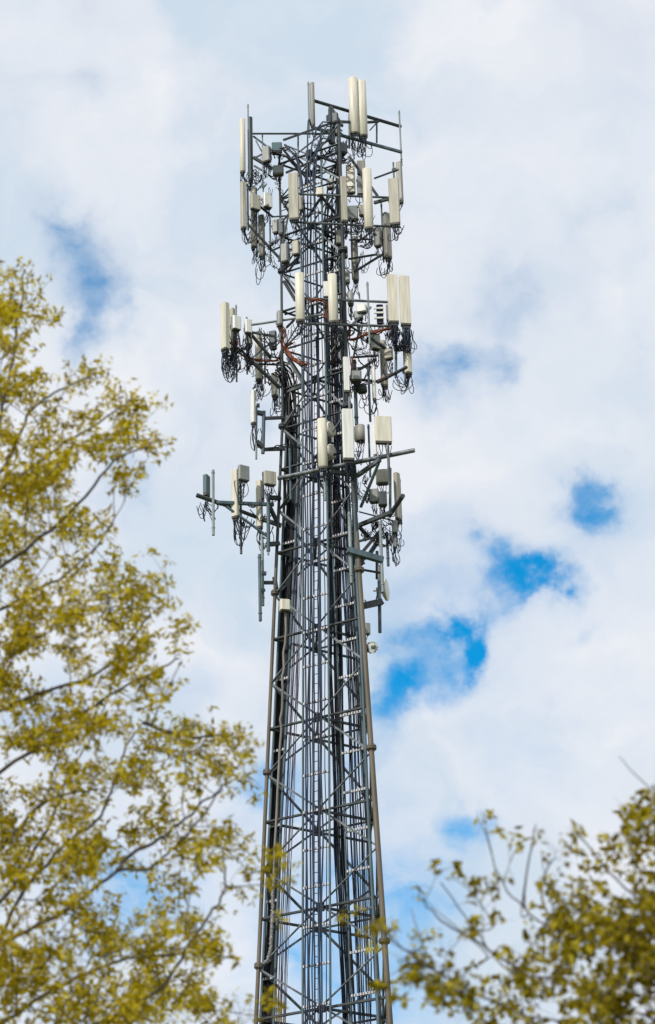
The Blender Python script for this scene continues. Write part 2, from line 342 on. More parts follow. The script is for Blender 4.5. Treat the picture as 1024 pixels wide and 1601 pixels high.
# ladder by the thick leg
RL = [(0, 508), (400, 510), (700, 516), (870, 521), (1100, 531), (1320, 541), (1480, 547), (1601, 551)]; RR = [(0, 528), (400, 530), (700, 540), (870, 550), (1100, 565), (1320, 578), (1480, 587), (1601, 592)]
ladder('cable_ladder', 'sloping cable ladder beside the thick brown leg', 'L', 'R', -.3, RL, RR, 47, 3, 1.25, .03)
RD = [(0, 506), (300, 506), (420, 504), (600, 508), (870, 515.5), (1040, 514.5), (1320, 523.5), (1601, 538)]; RD2 = [(0, 526), (420, 528), (600, 529), (870, 534), (1040, 537), (1320, 543), (1601, 559)]
for i in range(14):
    fx = (i+.5)/14; tb = [(y, interp(RD, y)*(1-fx)+interp(RD2, y)*fx) for y in (0, 420, 600, 870, 1040, 1320, 1601)]
    tl = A(rnd.uniform(505, 555), rnd.uniform(250, 420), rnd.uniform(-.5, 1.2))
    cable('coax_cable', 'black coax cable in the bundle sloping beside the thick leg', 'coax cables of the sloping bundle', 'L', 'R', -.75-.05*(i % 2), tb, rnd.uniform(44, 48.3), rnd.choice([.018, .024, .03]), rnd.choice(['black', 'black', 'navy']), tl)
RS = [(0, 522), (700, 525), (870, 532), (1040, 543), (1320, 547), (1601, 561)]; RS2 = [(0, 530), (700, 541), (870, 548), (1040, 563), (1320, 579), (1601, 584)]
for i in range(14):
    fx = (i+.5)/14+rnd.uniform(-.03, .03); tb = [(y, interp(RS, y)*(1-fx)+interp(RS2, y)*fx) for y in (0, 700, 870, 1040, 1320, 1601)]
    cable('coax_cable', 'dark cable spread out over the sloping ladder by the thick leg', 'spread cables by the thick leg', 'L', 'R', -.36-.04*(i % 3), tb, rnd.uniform(39, 46.5), rnd.choice([.014, .018, .026]), rnd.choice(['navy', 'black', 'black']), A(rnd.uniform(530, 575), rnd.uniform(500, 640), rnd.uniform(-.5, .8)) if i % 2 else None)
# galvanised riser pipe in front of the thick leg
tb = [(700, 552), (870, 556), (1040, 566), (1320, 578), (1480, 587), (1601, 593)]
pp = [run_pt(z, 'L', 'R', .05, tb) for z in np.arange(2, 37.5, 2.5)]
tag(build(MB().path(pp, .045, 10), 'riser_pipe', 'teal', None, pp[0]), 'teal grey riser pipe running up just beside the thick brown leg', 'pipe')

# ------------------------------------------------------------------ mounts, antennas, radios
UP = np.array([0, 0, 1.])
def axes(yaw):
    y = R_(yaw); f = np.array([-math.sin(y), -math.cos(y), 0]); r = np.array([math.cos(y), -math.sin(y), 0]); return r, f
def quad(p, c, q, n=9): return [p*(1-t)**2+2*c*t*(1-t)+q*t*t for t in np.linspace(0, 1, n)]
def loop(p, q, drop):
    """a slack cable from p hanging below and returning to q"""
    sw = np.array([rnd.choice((-1, 1))*rnd.uniform(.05, .32)*min(1, drop*2), rnd.gauss(0, .06), 0])
    a = p-UP*drop*1.3-sw; b = q-UP*drop*1.25+sw*1.2
    return [p*(1-t)**3+3*a*t*(1-t)**2+3*b*t*t*(1-t)+q*t**3 for t in np.linspace(0, 1, 12)]
def profile(style, wd, dp):
    h = wd/2
    if style == 'round':
        pr = [(-h, -dp*.45), (h, -dp*.45)]
        return pr+[(h*math.cos(t), -dp*.1+dp*.6*math.sin(t)) for t in np.linspace(0, math.pi, 12)]
    if style == 'ribbed':
        pr = [(-h, -dp/2), (h, -dp/2), (h, dp*.3)]
        for k in range(6, -1, -1):
            x = -h+wd*k/6
            pr += [(x*.96+.0, dp*.5)] if k % 2 else [(x*.96, dp*.475)]
        return pr+[(-h, dp*.3)]
    c = min(wd, dp)*.14
    return [(-h+c, -dp/2), (h-c, -dp/2), (h, -dp/2+c), (h, dp/2-c), (h-c, dp/2), (-h+c, dp/2), (-h, dp/2-c), (-h, -dp/2+c)]
def antenna(label, x, y0, y1, wpx, dy=0., yaw=0., style='round', m='cream', dp=.55, nj=3, drop=.35, pole=.12, pole_lo=.25, group=None, name='panel_antenna', cat='antenna', caps=True, pm='steel'):
    xb, xt = (x if isinstance(x, tuple) else (x, x))
    bot = A(xb, y1, dy); top = A(xb, y0, dy); h = top[2]-bot[2]; wd = wpx/ (FPX/np.linalg.norm(bot-CAM))
    r, f = axes(yaw); d_ = wd*dp
    e = empty(name, bot, label, cat, group)
    build(MB().prism(bot+UP*.072, r, f, profile(style, wd, d_), h-.072, style == 'round', .06), 'radome', m, e)
    if caps: build(MB().prism(bot, r, f, [(a*.96, b*.95) for a, b in profile(style, wd, d_)], .075), 'end_cap', 'cap', e)
    back = bot-f*(d_/2+.11)
    if pole is not None:
        build(MB().path([back-UP*pole_lo, back+UP*(h+pole)], .032, 8), 'mounting_pipe', pm, e)
        for q in (.14, .84):
            build(MB().bar(bot+UP*h*q-f*d_*.4, back+UP*h*q-f*.05, .14 if wd > .2 else .09, .12), 'bracket', 'steel_dk', e)
    nj = int(nj*1.5)
    nj = int(nj*1.4+.5)
    for i in range(nj):
        t = (i+.5)/nj-.5; p = bot+r*wd*t*.75+f*d_*.1*((i % 2)*4-2)
        cn = build(MB().path([p+UP*.02, p-UP*.09], .02, 6), 'connector', 'steel_dk', e)
        q = back+r*rnd.uniform(-.34, .34)-f*rnd.uniform(0, .3)+UP*rnd.uniform(-.25, .2)
        build(MB().path(loop(p-UP*.08, q, drop*rnd.uniform(.6, 1.5)), .0125, 5), 'jumper_cable', rnd.choice(['black', 'black', 'navy']), cn)
    return e
def radio(label, x, y0, y1, wpx, dy=0., yaw=0., m='radio', dp=.6, fins=True, nj=3, drop=.3, group=None, name='radio_unit', cat='radio', bracket=True):
    bot = A(x, y1, dy); top = A(x, y0, dy); h = top[2]-bot[2]; wd = wpx/(FPX/np.linalg.norm(bot-CAM)); r, f = axes(yaw); d_ = wd*dp
    e = empty(name, bot, label, cat, group)
    build(MB().prism(bot, r, f, profile('box', wd, d_), h, False, .05), 'housing', m, e)
    if fins:
        fb = MB(); nf = max(4, int(wd/.05))
        for i in range(nf):
            t = (i+.5)/nf-.5; fb.prism(bot+UP*h*.08+r*t*wd*.9-f*d_*.55, r, f, [(-.008, -d_*.16), (.008, -d_*.16), (.008, d_*.1), (-.008, d_*.1)], h*.84)
        build(fb, 'heat_sink', m, e)
    build(MB().prism(bot-UP*.035, r, f, [(-wd*.4, -d_*.4), (wd*.4, -d_*.4), (wd*.4, d_*.4), (-wd*.4, d_*.4)], .036), 'base_plate', 'cap', e)
    if bracket: build(MB().bar(bot+UP*h*.5-f*d_*.5, bot+UP*h*.5-f*(d_*.5+.16), wd*.5, h*.3), 'bracket', 'steel_dk', e)
    nj = int(nj*1.5)
    for i in range(nj):
        t = (i+.5)/nj-.5; p = bot+r*wd*t*.7
        q = bot-f*(d_*.5+.15)+r*rnd.uniform(-.25, .25)+UP*rnd.uniform(-.2, .1)
        cn = build(MB().path([p, p-UP*.08], .018, 6), 'connector', 'steel_dk', e)
        build(MB().path(loop(p-UP*.07, q, drop*rnd.uniform(.6, 1.5)), .0125, 5), 'jumper_cable', rnd.choice(['black', 'black', 'navy']), cn)
    return e
def resolve(p, z=None):
    if len(p) == 3: return A(*p)
    return AZ(p[0], p[1], z)
def frame(name, label, members, cat='antenna mount'):
    """members: (part, material, shape, size, start, end). start = (x, y, dy); end = (x, y) lies level with start, (x, y, dy) does not"""
    e = None
    for part, m, shape, size, p, q in members:
        a = resolve(p); b = resolve(q, a[2])
        if abs(b[1]-D) > 3.5 and len(q) == 2: b = A(q[0], q[1], max(-2.5, min(2.8, b[1]-D)))
        if e is None: e = empty(name, a, label, cat)
        mb = MB()
        if shape == 'pipe': mb.path([a, b], size, 8)
        elif shape == 'angle': mb.angle(a, b, size)
        else: mb.bar(a, b, size, size*1.1)
        build(mb, part, m, e)
        if part in ('face_pipe', 'arm') and shape == 'pipe':   # end collars
            pass
    return e
def pole(name, label, x, y0, y1, dy, r, m='steel', cat='pipe', group=None, xt=None):
    bot = A(x, y1, dy); top = bot.copy(); top[2] = A(x, y0, dy)[2]
    mb = MB().path([bot, top], r, 10)
    mb.path([bot+UP*.25, bot+UP*.29], r*1.25, 10); mb.path([top-UP*.12, top-UP*.08], r*1.25, 10)
    return tag(build(mb, name, m, None, bot), label, cat, group)
# ---- crown of the mast (uppermost platform)
frame('sector_mount', 'uppermost mount with two parallel beams sloping behind the tall cream pair', [
 ('face_pipe', 'steel_dk', 'pipe', .062, (489, 157, .9), (627, 198)), ('face_pipe', 'teal', 'bar', .085, (491, 200, .7), (628, 238)),
 ('upright', 'steel', 'bar', .06, (589, 191, 2.0), (589, 223, 2.0)), ('upright', 'steel', 'pipe', .035, (546, 178, 1.5), (546, 228, 1.5)),
 ('brace', 'steel', 'pipe', .025, (578, 204, 1.9), (588, 193, 1.9)), ('arm', 'steel_dk', 'bar', .08, (517, 167, 1.1), (535, 197, .2)),
 ('arm', 'steel_dk', 'bar', .08, (526, 190, .3), (566, 192, 1.8)), ('arm', 'steel_dk', 'bar', .07, (566, 192, 1.8), (592, 190, 2.0)),
 ('arm', 'steel_dk', 'bar', .06, (443, 219, -.3), (527, 189, .2)), ('brace', 'steel', 'pipe', .03, (438, 261, -.2), (513, 202, .7)),
 ('brace', 'steel', 'pipe', .03, (466, 211, 0), (466, 268, 0)), ('brace', 'steel_dk', 'pipe', .03, (502, 203, -.2), (502, 260, -.2))])
frame('sector_mount', 'uppermost side mount with a long thin level pipe and short struts', [
 ('face_pipe', 'steel_dk', 'pipe', .035, (395, 209, -.2), (515, 209)), ('arm', 'teal', 'bar', .05, (396, 213, -.1), (428, 237, -.1)),
 ('brace', 'steel', 'pipe', .025, (400, 220, -.1), (411, 240, -.1)), ('arm', 'steel_dk', 'bar', .09, (396, 246, -.1), (426, 264, -.1)),
 ('brace', 'steel', 'bar', .05, (398, 247, 0), (412, 240, 0)), ('brace', 'steel', 'bar', .05, (397, 259, 0), (416, 270, 0)),
 ('brace', 'steel_dk', 'bar', .06, (445, 226, -.2), (478, 262, -.3)), ('brace', 'steel', 'pipe', .025, (447, 227, .1), (492, 246, 0)),
 ('brace', 'steel_dk', 'bar', .06, (447, 270, -.3), (478, 257, -.2)), ('brace', 'steel_dk', 'bar', .055, (478, 256, -.2), (532, 238, .3)),
 ('brace', 'steel_dk', 'bar', .055, (494, 258, -.2), (530, 275, .3))])
antenna('tall cream antenna topping the mast, outer of the pair, reaching highest of all', (554.5, 555), 122, 210, 14.5, 1.1, 4, 'round', 'cream', .6, 5, .55, None)
antenna('tall cream antenna topping the mast, slightly lower one of the highest pair', (568, 569), 127, 214, 14.5, 1.2, -4, 'round', 'cream', .6, 5, .55, None)
antenna('slim grey antenna on a thin pipe at the end of the uppermost beam', (488.5, 489), 130, 198, 8.5, .8, 50, 'round', 'grey', .6, 2, .35, None)
pole('mast_pipe', 'thin pale pipe close behind the slim grey antenna at the beam end', 483.8, 128, 215, .85, .028, 'steel_lt')
pole('mast_pipe', 'long thin bare pipe at the far end of the uppermost beams', 628, 173, 259, 2.5, .032, 'steel_lt')
antenna('slender cream antenna hung highest on the far side of the mast by the thin leg', (379, 379.5), 187, 271, 8.5, -.3, 60, 'round', 'cream', .9, 4, .3, None)
antenna('dark grey antenna seen from its back beside the slender cream one', (392, 392), 184, 284, 6, .3, 150, 'flat', 'dark', 1.2, 4, .35, None)
pole('mast_pipe', 'thin pale pipe rising above the dark antenna back', 388.8, 163, 272, .0, .028, 'steel_lt')
radio('grey ribbed radio hung inside the upper side mount', 417, 231, 253, 13, -.2, 25, 'radio', .7, True, 4, .4)
pole('mast_pipe', 'thin pipe with the grey ribbed radio hung on it', 411.5, 209, 300, -.1, .024, 'steel_lt')
radio('small teal grey box at the top of the thin leg', 433, 225, 238, 16, -.3, 0, 'slate', .6, False, 2, .2)
radio('small dark box below the teal grey box on the thin leg', 435, 261, 273, 17, -.3, 0, 'dark', .6, False, 3, .2)
for x, y0, y1, wd, dy, lab in ((517, 168, 194, 5, .6, 'narrow dark radio strapped high on the thick leg, its upper end under the uppermost beam'), (525, 178, 210, 9, .3, 'wider dark radio hanging among braces at the crown of the mast'), (519, 203, 224, 9, .2, 'tan edged dark radio below the teal beam at the crown'), (534, 226, 240, 16, 0, 'squat dark junction box with many cables below the crown')):
    radio(lab, x, y0, y1, wd, dy, rnd.uniform(-40, 40), 'dark', .8, True, 3, .35)
# ---- second platform
frame('sector_mount', 'mount of two level pipes carrying the four upper front antennas', [
 ('face_pipe', 'steel', 'pipe', .04, (468, 303.5, -1.35), (613, 309, -1.0)), ('face_pipe', 'steel', 'pipe', .04, (454, 347, -1.35), (626, 355, -1.0)),
 ('arm', 'steel_dk', 'bar', .07, (500, 304, -1.3), (524, 332, -.2)), ('arm', 'steel_dk', 'bar', .07, (505, 304, -1.3), (481, 340, -.2)),
 ('brace', 'steel_dk', 'angle', .08, (545, 243, -.2), (590, 306, -1.0)), ('brace', 'steel_dk', 'pipe', .035, (585, 279, -.3), (623, 265, -.3)),
 ('arm', 'steel_dk', 'bar', .09, (585, 317, -.6), (611, 310, -.9)), ('brace', 'steel', 'bar', .05, (440, 348, -1.), (455, 330, -.6)), ('brace', 'steel_dk', 'bar', .05, (444, 324, -.4), (457, 305, -1.2)),
 ('brace', 'steel_dk', 'bar', .07, (490, 353, -.4), (535, 333, .2)), ('brace', 'steel_dk', 'bar', .06, (500, 375, -.3), (530, 352, .1))])
antenna('weathered greyish antenna on the second platform, in front of the cable run', (460, 460.5), 272, 345, 15.5, -1.55, 8, 'flat', 'tan', .5, 4, .35, None)
antenna('narrow weathered antenna on the second platform, close before the thick leg', (539, 540), 277, 348, 9.5, -1.5, -8, 'flat', 'tan', .7, 2, .3, None)
antenna('large bright cream antenna on the second platform, longest one of its row', (577, 578.5), 264, 359, 14.5, -1.75, 0, 'round', 'cream', .6, 4, .4, None)
antenna('broad weathered antenna at the outer end of the second platform', (618, 619), 280, 352, 16, -1.2, 10, 'flat', 'tan', .4, 4, .4, None)
antenna('slim greyish antenna seen edge on behind the broad weathered one', (626.5, 628.5), 254, 318, 7, .4, -70, 'flat', 'grey', 1.2, 2, .2, .06)
antenna('grey antenna hanging below the broad weathered one, tilted', (607, 610), 334, 405, 11.5, -.3, -35, 'flat', 'grey', .7, 4, .5, None)
pole('mast_pipe', 'short teal pipe beside the tilted grey antenna', 600, 318, 410, -.2, .03, 'teal')
radio('small tan radio hung between the cream antenna and the tilted grey one', 591, 357, 385, 11, -.3, 30, 'radio', .8, True, 3, .35)
antenna('grey brown antenna hanging on the inner lower strut near the thick leg', (556.5, 557.5), 371, 440, 8.5, -.2, -25, 'flat', 'grey', .9, 3, .35, None)
pole('mast_pipe', 'dark pipe beside the grey brown antenna near the thick leg', 551.5, 340, 437, -.1, .03, 'steel_dk')
radio('cream box half hidden behind the narrow weathered antenna', 549, 259, 302, 13, .3, 15, 'cream', .6, False, 1, .2)
radio('upright ribbed pale radio, upper one behind the large cream antenna', 565, 253, 272, 13, .1, 0, 'grey', .6, True, 2, .2)
radio('upright ribbed pale radio, lower one behind the large cream antenna', 565, 277, 304, 13, .0, 0, 'radio', .6, True, 3, .3)
radio('grey radio with a skirt of hanging cables under the front pipe', 552, 324, 344, 16, .2, 0, 'radio', .6, True, 5, .35)
radio('tan radio under the front pipe beside the large cream antenna', 567, 322, 337, 11, .1, -10, 'tan', .7, False, 4, .35)
cam_e = radio('small round lensed camera unit hung among the braces near the crown', 517, 281, 294, 11, -.4, 15, 'radio', .9, False, 1, .2, name='camera_unit', cat='camera')
lp = A(515.5, 287, -.72); build(MB().disc(lp, (-.3, -1, -.3), .065, .05), 'lens', 'dark', cam_e)
radio('small cream box clipped to the upper front pipe', 500, 294.5, 305, 11, -1.45, 10, 'cream', .6, False, 1, .15)
# left sector of the second platform
frame('sector_mount', 'mount of dark slanting struts on the thin leg, below the slender cream antenna', [
 ('arm', 'steel_dk', 'pipe', .05, (389, 352, -.3), (441, 408, 0.)), ('arm', 'steel_dk', 'pipe', .045, (398, 316, 0), (426, 339, 0.)), ('brace', 'steel_dk', 'pipe', .03, (426, 339, 0), (455, 337, -.2)),
 ('brace', 'steel_dk', 'pipe', .035, (427, 391, 0), (470, 372, .1)), ('brace', 'steel_dk', 'bar', .05, (436, 409, -.1), (452, 330, -.2)), ('arm', 'steel_dk', 'bar', .08, (439, 418, 0), (468, 410, .3)),
 ('brace', 'steel', 'bar', .06, (450, 425, 0), (468, 402, .4)), ('arm', 'steel_dk', 'bar', .08, (444, 440, 0), (462, 470, -.5)), ('brace', 'steel_dk', 'pipe', .03, (445, 492, 0), (470, 484, 0))])
antenna('pale grey edged antenna directly below the slender cream one', (381, 382), 286, 359, 9, -.3, 65, 'flat', 'tan', .9, 4, .35, None)
antenna('cream antenna partly hidden by a small radio and strut on the far side mount', (396, 396), 292, 388, 8.5, .1, 40, 'round', 'cream', .8, 3, .35, .05)
radio('open backed tan radio strapped across the half hidden cream antenna', 399, 306, 328, 16, -.2, -30, 'tan', .5, True, 4, .4)
radio('small bright white box with a dark underside on the slanting struts', 418, 304, 325, 14, -.1, -25, 'white', .7, False, 3, .45)
antenna('long slim grey antenna leaning below the small white box', (409, 414), 337, 402, 8.5, .2, 30, 'flat', 'grey', .7, 3, .65, .05)
radio('black radio with a pale front hung by the thin leg', 431, 345, 364, 9, -.1, 20, 'radio', .9, False, 2, .3)
radio('black finned radio close beside the thin leg', 440, 343, 366, 9, -.1, 20, 'dark', .9, True, 2, .3)
radio('rounded grey radio canister low on the thin leg', 446, 383, 410, 12, -.4, 25, 'radio', .9, True, 3, .3)
radio('tan double box radio beside the cable run', 463, 378, 398, 11, -.5, 20, 'tan', .8, False, 3, .25)
radio('narrow tan box tucked behind the weathered greyish antenna', 471, 308, 328, 7, -.9, 10, 'tan', .8, False, 2, .2)
pole('mast_pipe', 'teal pipe in the slanting strut mount by the black radios', 423, 345, 410, 0, .03, 'teal')
pole('mast_pipe', 'thin teal pipe standing beside the pale edged antenna', 388, 288, 360, -.1, .03, 'teal')
frame('sector_mount', 'mount of two slanting struts reaching out from the thick leg below the second platform', [
 ('arm', 'steel_dk', 'pipe', .04, (545, 405, -.6), (588, 398, -.3)), ('arm', 'steel_dk', 'pipe', .045, (554, 425, -.4), (604, 394, -.3)), ('brace', 'steel_dk', 'pipe', .03, (583, 364, -.4), (606, 379, -.3)),
 ('brace', 'steel_dk', 'pipe', .035, (546, 375, -.6), (581, 374, -.7)), ('brace', 'steel_dk', 'pipe', .03, (560, 378, -.5), (584, 360, -1.2)), ('brace', 'steel', 'bar', .06, (509, 384, -.3), (536, 404, -.9)),
 ('brace', 'steel', 'bar', .06, (524, 430, -.5), (537, 408, -.9)), ('brace', 'steel_dk', 'bar', .06, (505, 403, -.3), (532, 410, .3))])
for x, y0, y1, wd, dy, lab, mm in ((532, 362, 382, 13, -.5, 'boxy grey radio strapped to the thick leg, upper one', 'grey'), (539, 386, 402, 9, -.8, 'round grey radio strapped to the thick leg under the boxy one', 'radio'), (543, 424, 442, 8, -.5, 'small grey canister radio beside the thick leg', 'grey'), (531, 425, 440, 7, -.2, 'narrow dark radio on the inner side of the thick leg', 'dark')):
    radio(lab, x, y0, y1, wd, dy, rnd.uniform(-25, 25), mm, .8, True, 2, .25)
# ---- third platform
frame('sector_mount', 'mount of two long level pipes carrying the middle front antennas', [
 ('face_pipe', 'steel', 'pipe', .045, (476, 466.5, -1.5), (610, 472.5, -1.1)), ('face_pipe', 'steel', 'pipe', .045, (476, 506, -1.5), (610, 510, -1.1)),
 ('face_pipe', 'steel_lt', 'pipe', .04, (393, 508, -1.2), (508, 491, -1.2)), ('arm', 'steel_dk', 'bar', .07, (478, 469, -1.4), (470, 505, -.3)), ('arm', 'steel', 'bar', .06, (550, 508, -1.2), (580, 480, -1.2)),
 ('arm', 'steel_dk', 'bar', .07, (547, 515, -1.2), (516, 570, -.6)), ('brace', 'steel', 'bar', .05, (563, 508, -1.2), (553, 557, -.6)), ('brace', 'steel_dk', 'bar', .05, (540, 505, -1.3), (566, 522, -1.0)),
 ('brace', 'steel', 'bar', .06, (448, 512, -.9), (460, 500, -1.2))])
antenna('bright cream antenna of the middle platform, standing before the cable run', (469.5, 470.5), 427, 503, 14.5, -1.75, 5, 'round', 'cream', .55, 4, .35, None)
antenna('bright cream antenna of the middle platform, standing between cable run and thick leg', (521.5, 523), 429, 505, 14.5, -1.8, 0, 'round', 'cream', .55, 4, .35, None)
radio('white box half hidden behind the middle platform\'s inner cream antenna', 510, 441, 464, 8.5, -1.3, 0, 'white', .6, False, 1, .2)
antenna('broad ribbed off white antenna, inner of the pair on the end of the middle platform', (616, 618.5), 430.5, 506, 16, -1.45, -5, 'ribbed', 'cream', .5, 8, .65, .02)
antenna('broad ribbed off white antenna, outermost of the pair on the end of the middle platform', (635, 637.5), 432.5, 510, 16, -1.5, -10, 'ribbed', 'cream', .5, 8, .65, .02)
def canister(label, x, y0, y1, wpx, dy, m):
    bot = A(x, y1, dy); h = A(x, y0, dy)[2]-bot[2]; r = wpx/2/(FPX/np.linalg.norm(bot-CAM)); e = empty('canister_antenna', bot, label, 'antenna')
    pr = [(0, r*.96), (.04, r), (h-.1, r), (h-.04, r*.94), (h, r*.75)]
    build(MB().path([bot+UP*a for a, _ in pr], [b for _, b in pr], 16), 'radome', m, e)
    build(MB().path([bot-UP*.06, bot], r*.8, 14), 'end_cap', 'cap', e); build(MB().path([bot-UP*.6, bot-UP*.06], .03, 8), 'mounting_pipe', 'steel', e)
    for i in range(3): build(MB().path(loop(bot+np.array([(i-1)*r*.5, -.03, -.06]), bot+np.array([rnd.uniform(-.2, .2), .1, -.3]), .3), .012, 5), 'jumper_cable', 'black', e)
canister('small grey round topped canister on the level pipe next to the thick leg', 548.5, 457, 476, 10, -1.1, 'radio')
canister('small grey round topped canister on the thin leg above the orange cables', 437.5, 487, 508, 10, -1.3, 'radio')
radio('pale tilted radio hung on the middle platform near the small bare pipe', 566, 478.5, 489, 15, -1.2, 15, 'white', .8, False, 3, .3)
radio('pale grey radio under the tilted white one on the middle platform', 561, 488, 499, 13, -1.1, 15, 'radio', .8, False, 3, .3)
e = radio('navy blue radio with white bands, left of the broad ribbed pair', 594.5, 478, 505, 10.5, -1.0, 0, 'navybox', .8, False, 4, .2)
r_, f_ = axes(0); bt = A(594.5, 505, -1.0)
for t in (.17, .47, .73): build(MB().bar(bt+UP*t*.68-r_*.2+f_*.13, bt+UP*t*.68+r_*.13+f_*.13, .05, .06), 'white_band', 'white', e)
radio('grey radio squeezed beside the inner ribbed antenna', 606.5, 477, 500, 5, -1.1, 0, 'radio', .8, False, 2, .2)
pole('mast_pipe', 'bare upright pipe crossing the level pipes of the middle platform', 578, 441, 538, -1.2, .035, 'steel_lt')
radio('pale two tone radio hanging askew on a strut under the middle platform', 587.5, 525, 546, 14, -.4, -25, 'white', .7, False, 5, .5)
radio('stub of a dark bracket box beside the askew pale radio', 577, 527, 534, 6, -.3, -25, 'dark', .9, False, 1, .2)
radio('tan squarish radio on the outer strut under the ribbed pair', 608, 546, 561, 13, -.6, 20, 'tan', .7, True, 3, .35)
antenna('tan antenna with rounded top behind the squarish radio under the ribbed pair', (602, 604), 533, 605, 11, -.1, -20, 'round', 'tan', .6, 4, .35, .02)
antenna('tan antenna hanging outermost below the ribbed pair', (639, 640), 520, 586, 10, -1.0, -35, 'flat', 'cream', .9, 5, .45, .05)
frame('sector_mount', 'mount of crossing struts below the ribbed pair, wound with orange cable', [
 ('arm', 'steel_dk', 'pipe', .04, (549, 559, -.7), (590, 556, -.4)), ('arm', 'steel_dk', 'bar', .07, (550, 585, -.6), (588, 562, -.4)), ('arm', 'steel_dk', 'bar', .07, (580, 529, -.8), (606, 548, -.6)),
 ('face_pipe', 'steel_dk', 'pipe', .05, (546, 592, -.6), (594, 597)), ('face_pipe', 'steel_dk', 'pipe', .055, (590, 598, -.4), (636, 574)), ('brace', 'steel', 'pipe', .025, (552, 576, -.6), (590, 572, -.2)),
 ('brace', 'steel', 'pipe', .02, (560, 563, -.6), (575, 578, -.4)), ('upright', 'teal', 'pipe', .045, (619, 500, -1.), (619, 590, -.9))])
# left sector of the third platform
frame('sector_mount', 'long slanting beams holding the deep cream antenna far out beside the thin leg', [
 ('arm', 'steel', 'bar', .08, (392, 522, -.6), (424, 560, 0)), ('arm', 'steel_dk', 'bar', .085, (390, 562, -.6), (438, 607, .1)), ('brace', 'steel', 'bar', .06, (393, 519.5, -.6), (430, 526, -.1)),
 ('face_pipe', 'steel_dk', 'pipe', .04, (352, 530, -1.2), (395, 562, -.5)), ('brace', 'steel', 'bar', .05, (415, 542, -.2), (433, 533, 0)), ('brace', 'steel', 'pipe', .025, (394, 560, -.4), (412, 545, -.2)),
 ('arm', 'steel', 'bar', .08, (437, 560, -.1), (444, 545, 0)), ('brace', 'steel', 'bar', .07, (449, 560, -.2), (474, 600, -.6)), ('arm', 'steel', 'bar', .09, (448, 613, 0), (472, 604, -.5)),
 ('upright', 'steel', 'pipe', .04, (443, 565, 0), (443, 640, 0)), ('face_pipe', 'steel_dk', 'pipe', .035, (405, 569, .2), (450, 571, 0))])
antenna('deep boxy cream antenna, farthest out on the middle platform', (352, 353), 475, 549, 12, -1.2, 44, 'flat', 'cream', .9, 8, .75, None)
antenna('tan antenna back half hidden behind the deep boxy cream one', (363.5, 364.5), 483, 548, 7.5, -.7, 32, 'flat', 'tan', .9, 4, .5, .0)
radio('bright white radio box beside the deep boxy antenna', 369, 496, 516, 14, -1.0, -30, 'white', .8, False, 6, .6)
radio('white upright radio box with a dark louvred side', 388, 501, 521, 11, -.8, -25, 'white', .8, False, 5, .6)
radio('tan radio hanging under the louvred white radio box', 389, 520, 538, 9, -.7, -25, 'tan', .8, False, 4, .6)
pole('mast_pipe', 'slim teal pipe behind the bright white radio box', 370, 477, 597, -.7, .032, 'steel_lt')
pole('mast_pipe', 'slim pipe behind the louvred white radio box', 386.5, 496, 585, -.5, .03, 'steel')
antenna('cream antenna crossed by a slanting beam and the orange cables', (404.5, 405), 524, 596, 9, .3, 30, 'flat', 'cream', .9, 4, .45, .02)
radio('black radio casting hung behind the slanting beams', 427, 519, 545, 11, .2, 15, 'dark', .8, True, 2, .25)
antenna('short cream antenna low behind the slanting beam by the thin leg', (429, 430), 584, 621, 8, .3, 25, 'flat', 'cream', .9, 4, .45, .1)
pole('mast_pipe', 'dark slim pipe between the crossed cream antenna and the black radio', 414.5, 525, 600, .3, .028, 'steel_dk')
pole('mast_pipe', 'pale pipe beside the short low cream antenna', 437, 575, 640, .2, .03, 'steel_lt')
def harness(label, pts, n=5, r=.017, m='orange', sp=.03, label_group=None):
    P = [A(*p) for p in pts]; e = None
    for i in range(n):
        o = [np.array([rnd.gauss(0, sp), rnd.gauss(0, sp), rnd.gauss(0, sp)]) for _ in P]; raw = [p+q for p, q in zip(P, o)]; out = []
        for k in range(len(raw)-1):
            p0, p1, p2, p3 = raw[max(k-1, 0)], raw[k], raw[k+1], raw[min(k+2, len(raw)-1)]
            for t in np.linspace(0, 1, 5)[:-1]:
                out.append(.5*((2*p1)+(-p0+p2)*t+(2*p0-5*p1+4*p2-p3)*t*t+(-p0+3*p1-3*p2+p3)*t**3))
        out.append(raw[-1])
        if e is None: e = empty('cable_harness', P[0], label, 'cable harness', label_group)
        build(MB().path(out, r, 5), 'strand', m if i % 4 != 3 else 'cap', e)
harness('bundle of orange cables sagging from the deep boxy antenna to the thin leg', [(368, 534, -.9), (373, 551, -.8), (388, 560.5, -.6), (411, 564, -.2), (433, 563, 0), (442, 547, 0), (457, 537, -.3)], 7)
harness('orange cables climbing the mast just beside the thin leg', [(432, 507, -.4), (443, 520, -.3), (441, 535, -.2), (452, 556, -.2), (463, 566, -.6), (476, 570, -.8), (490, 571, -.6)], 7, sp=.045)
harness('orange cables looping from the thick leg to the ribbed pair', [(536, 503, -.8), (547, 512, -.9), (545, 530, -.8), (556, 530, -.9), (573, 523, -1.1), (590, 518, -1.2), (607, 514.5, -1.3), (622, 514, -1.3)], 6, sp=.035)
harness('orange cables wrapped along the low outer strut', [(550, 559, -.7), (552, 598, -.6), (575, 600, -.5), (592, 595, -.4), (604, 590, -.6), (612, 584, -.7)], 5)
harness('short coil of orange cable inside the mast', [(520, 564, -.4), (528, 566.5, -.4), (537, 565.5, -.4), (531, 563.5, -.3), (523, 567, -.4)], 6, sp=.02)
harness('red cables tied under the upper level pipe of the middle platform', [(478, 468.5, -1.5), (490, 469, -1.5), (505, 470, -1.5), (514, 480, -1.4), (507, 492, -1.3), (516, 500, -1.3)], 3, sp=.03)
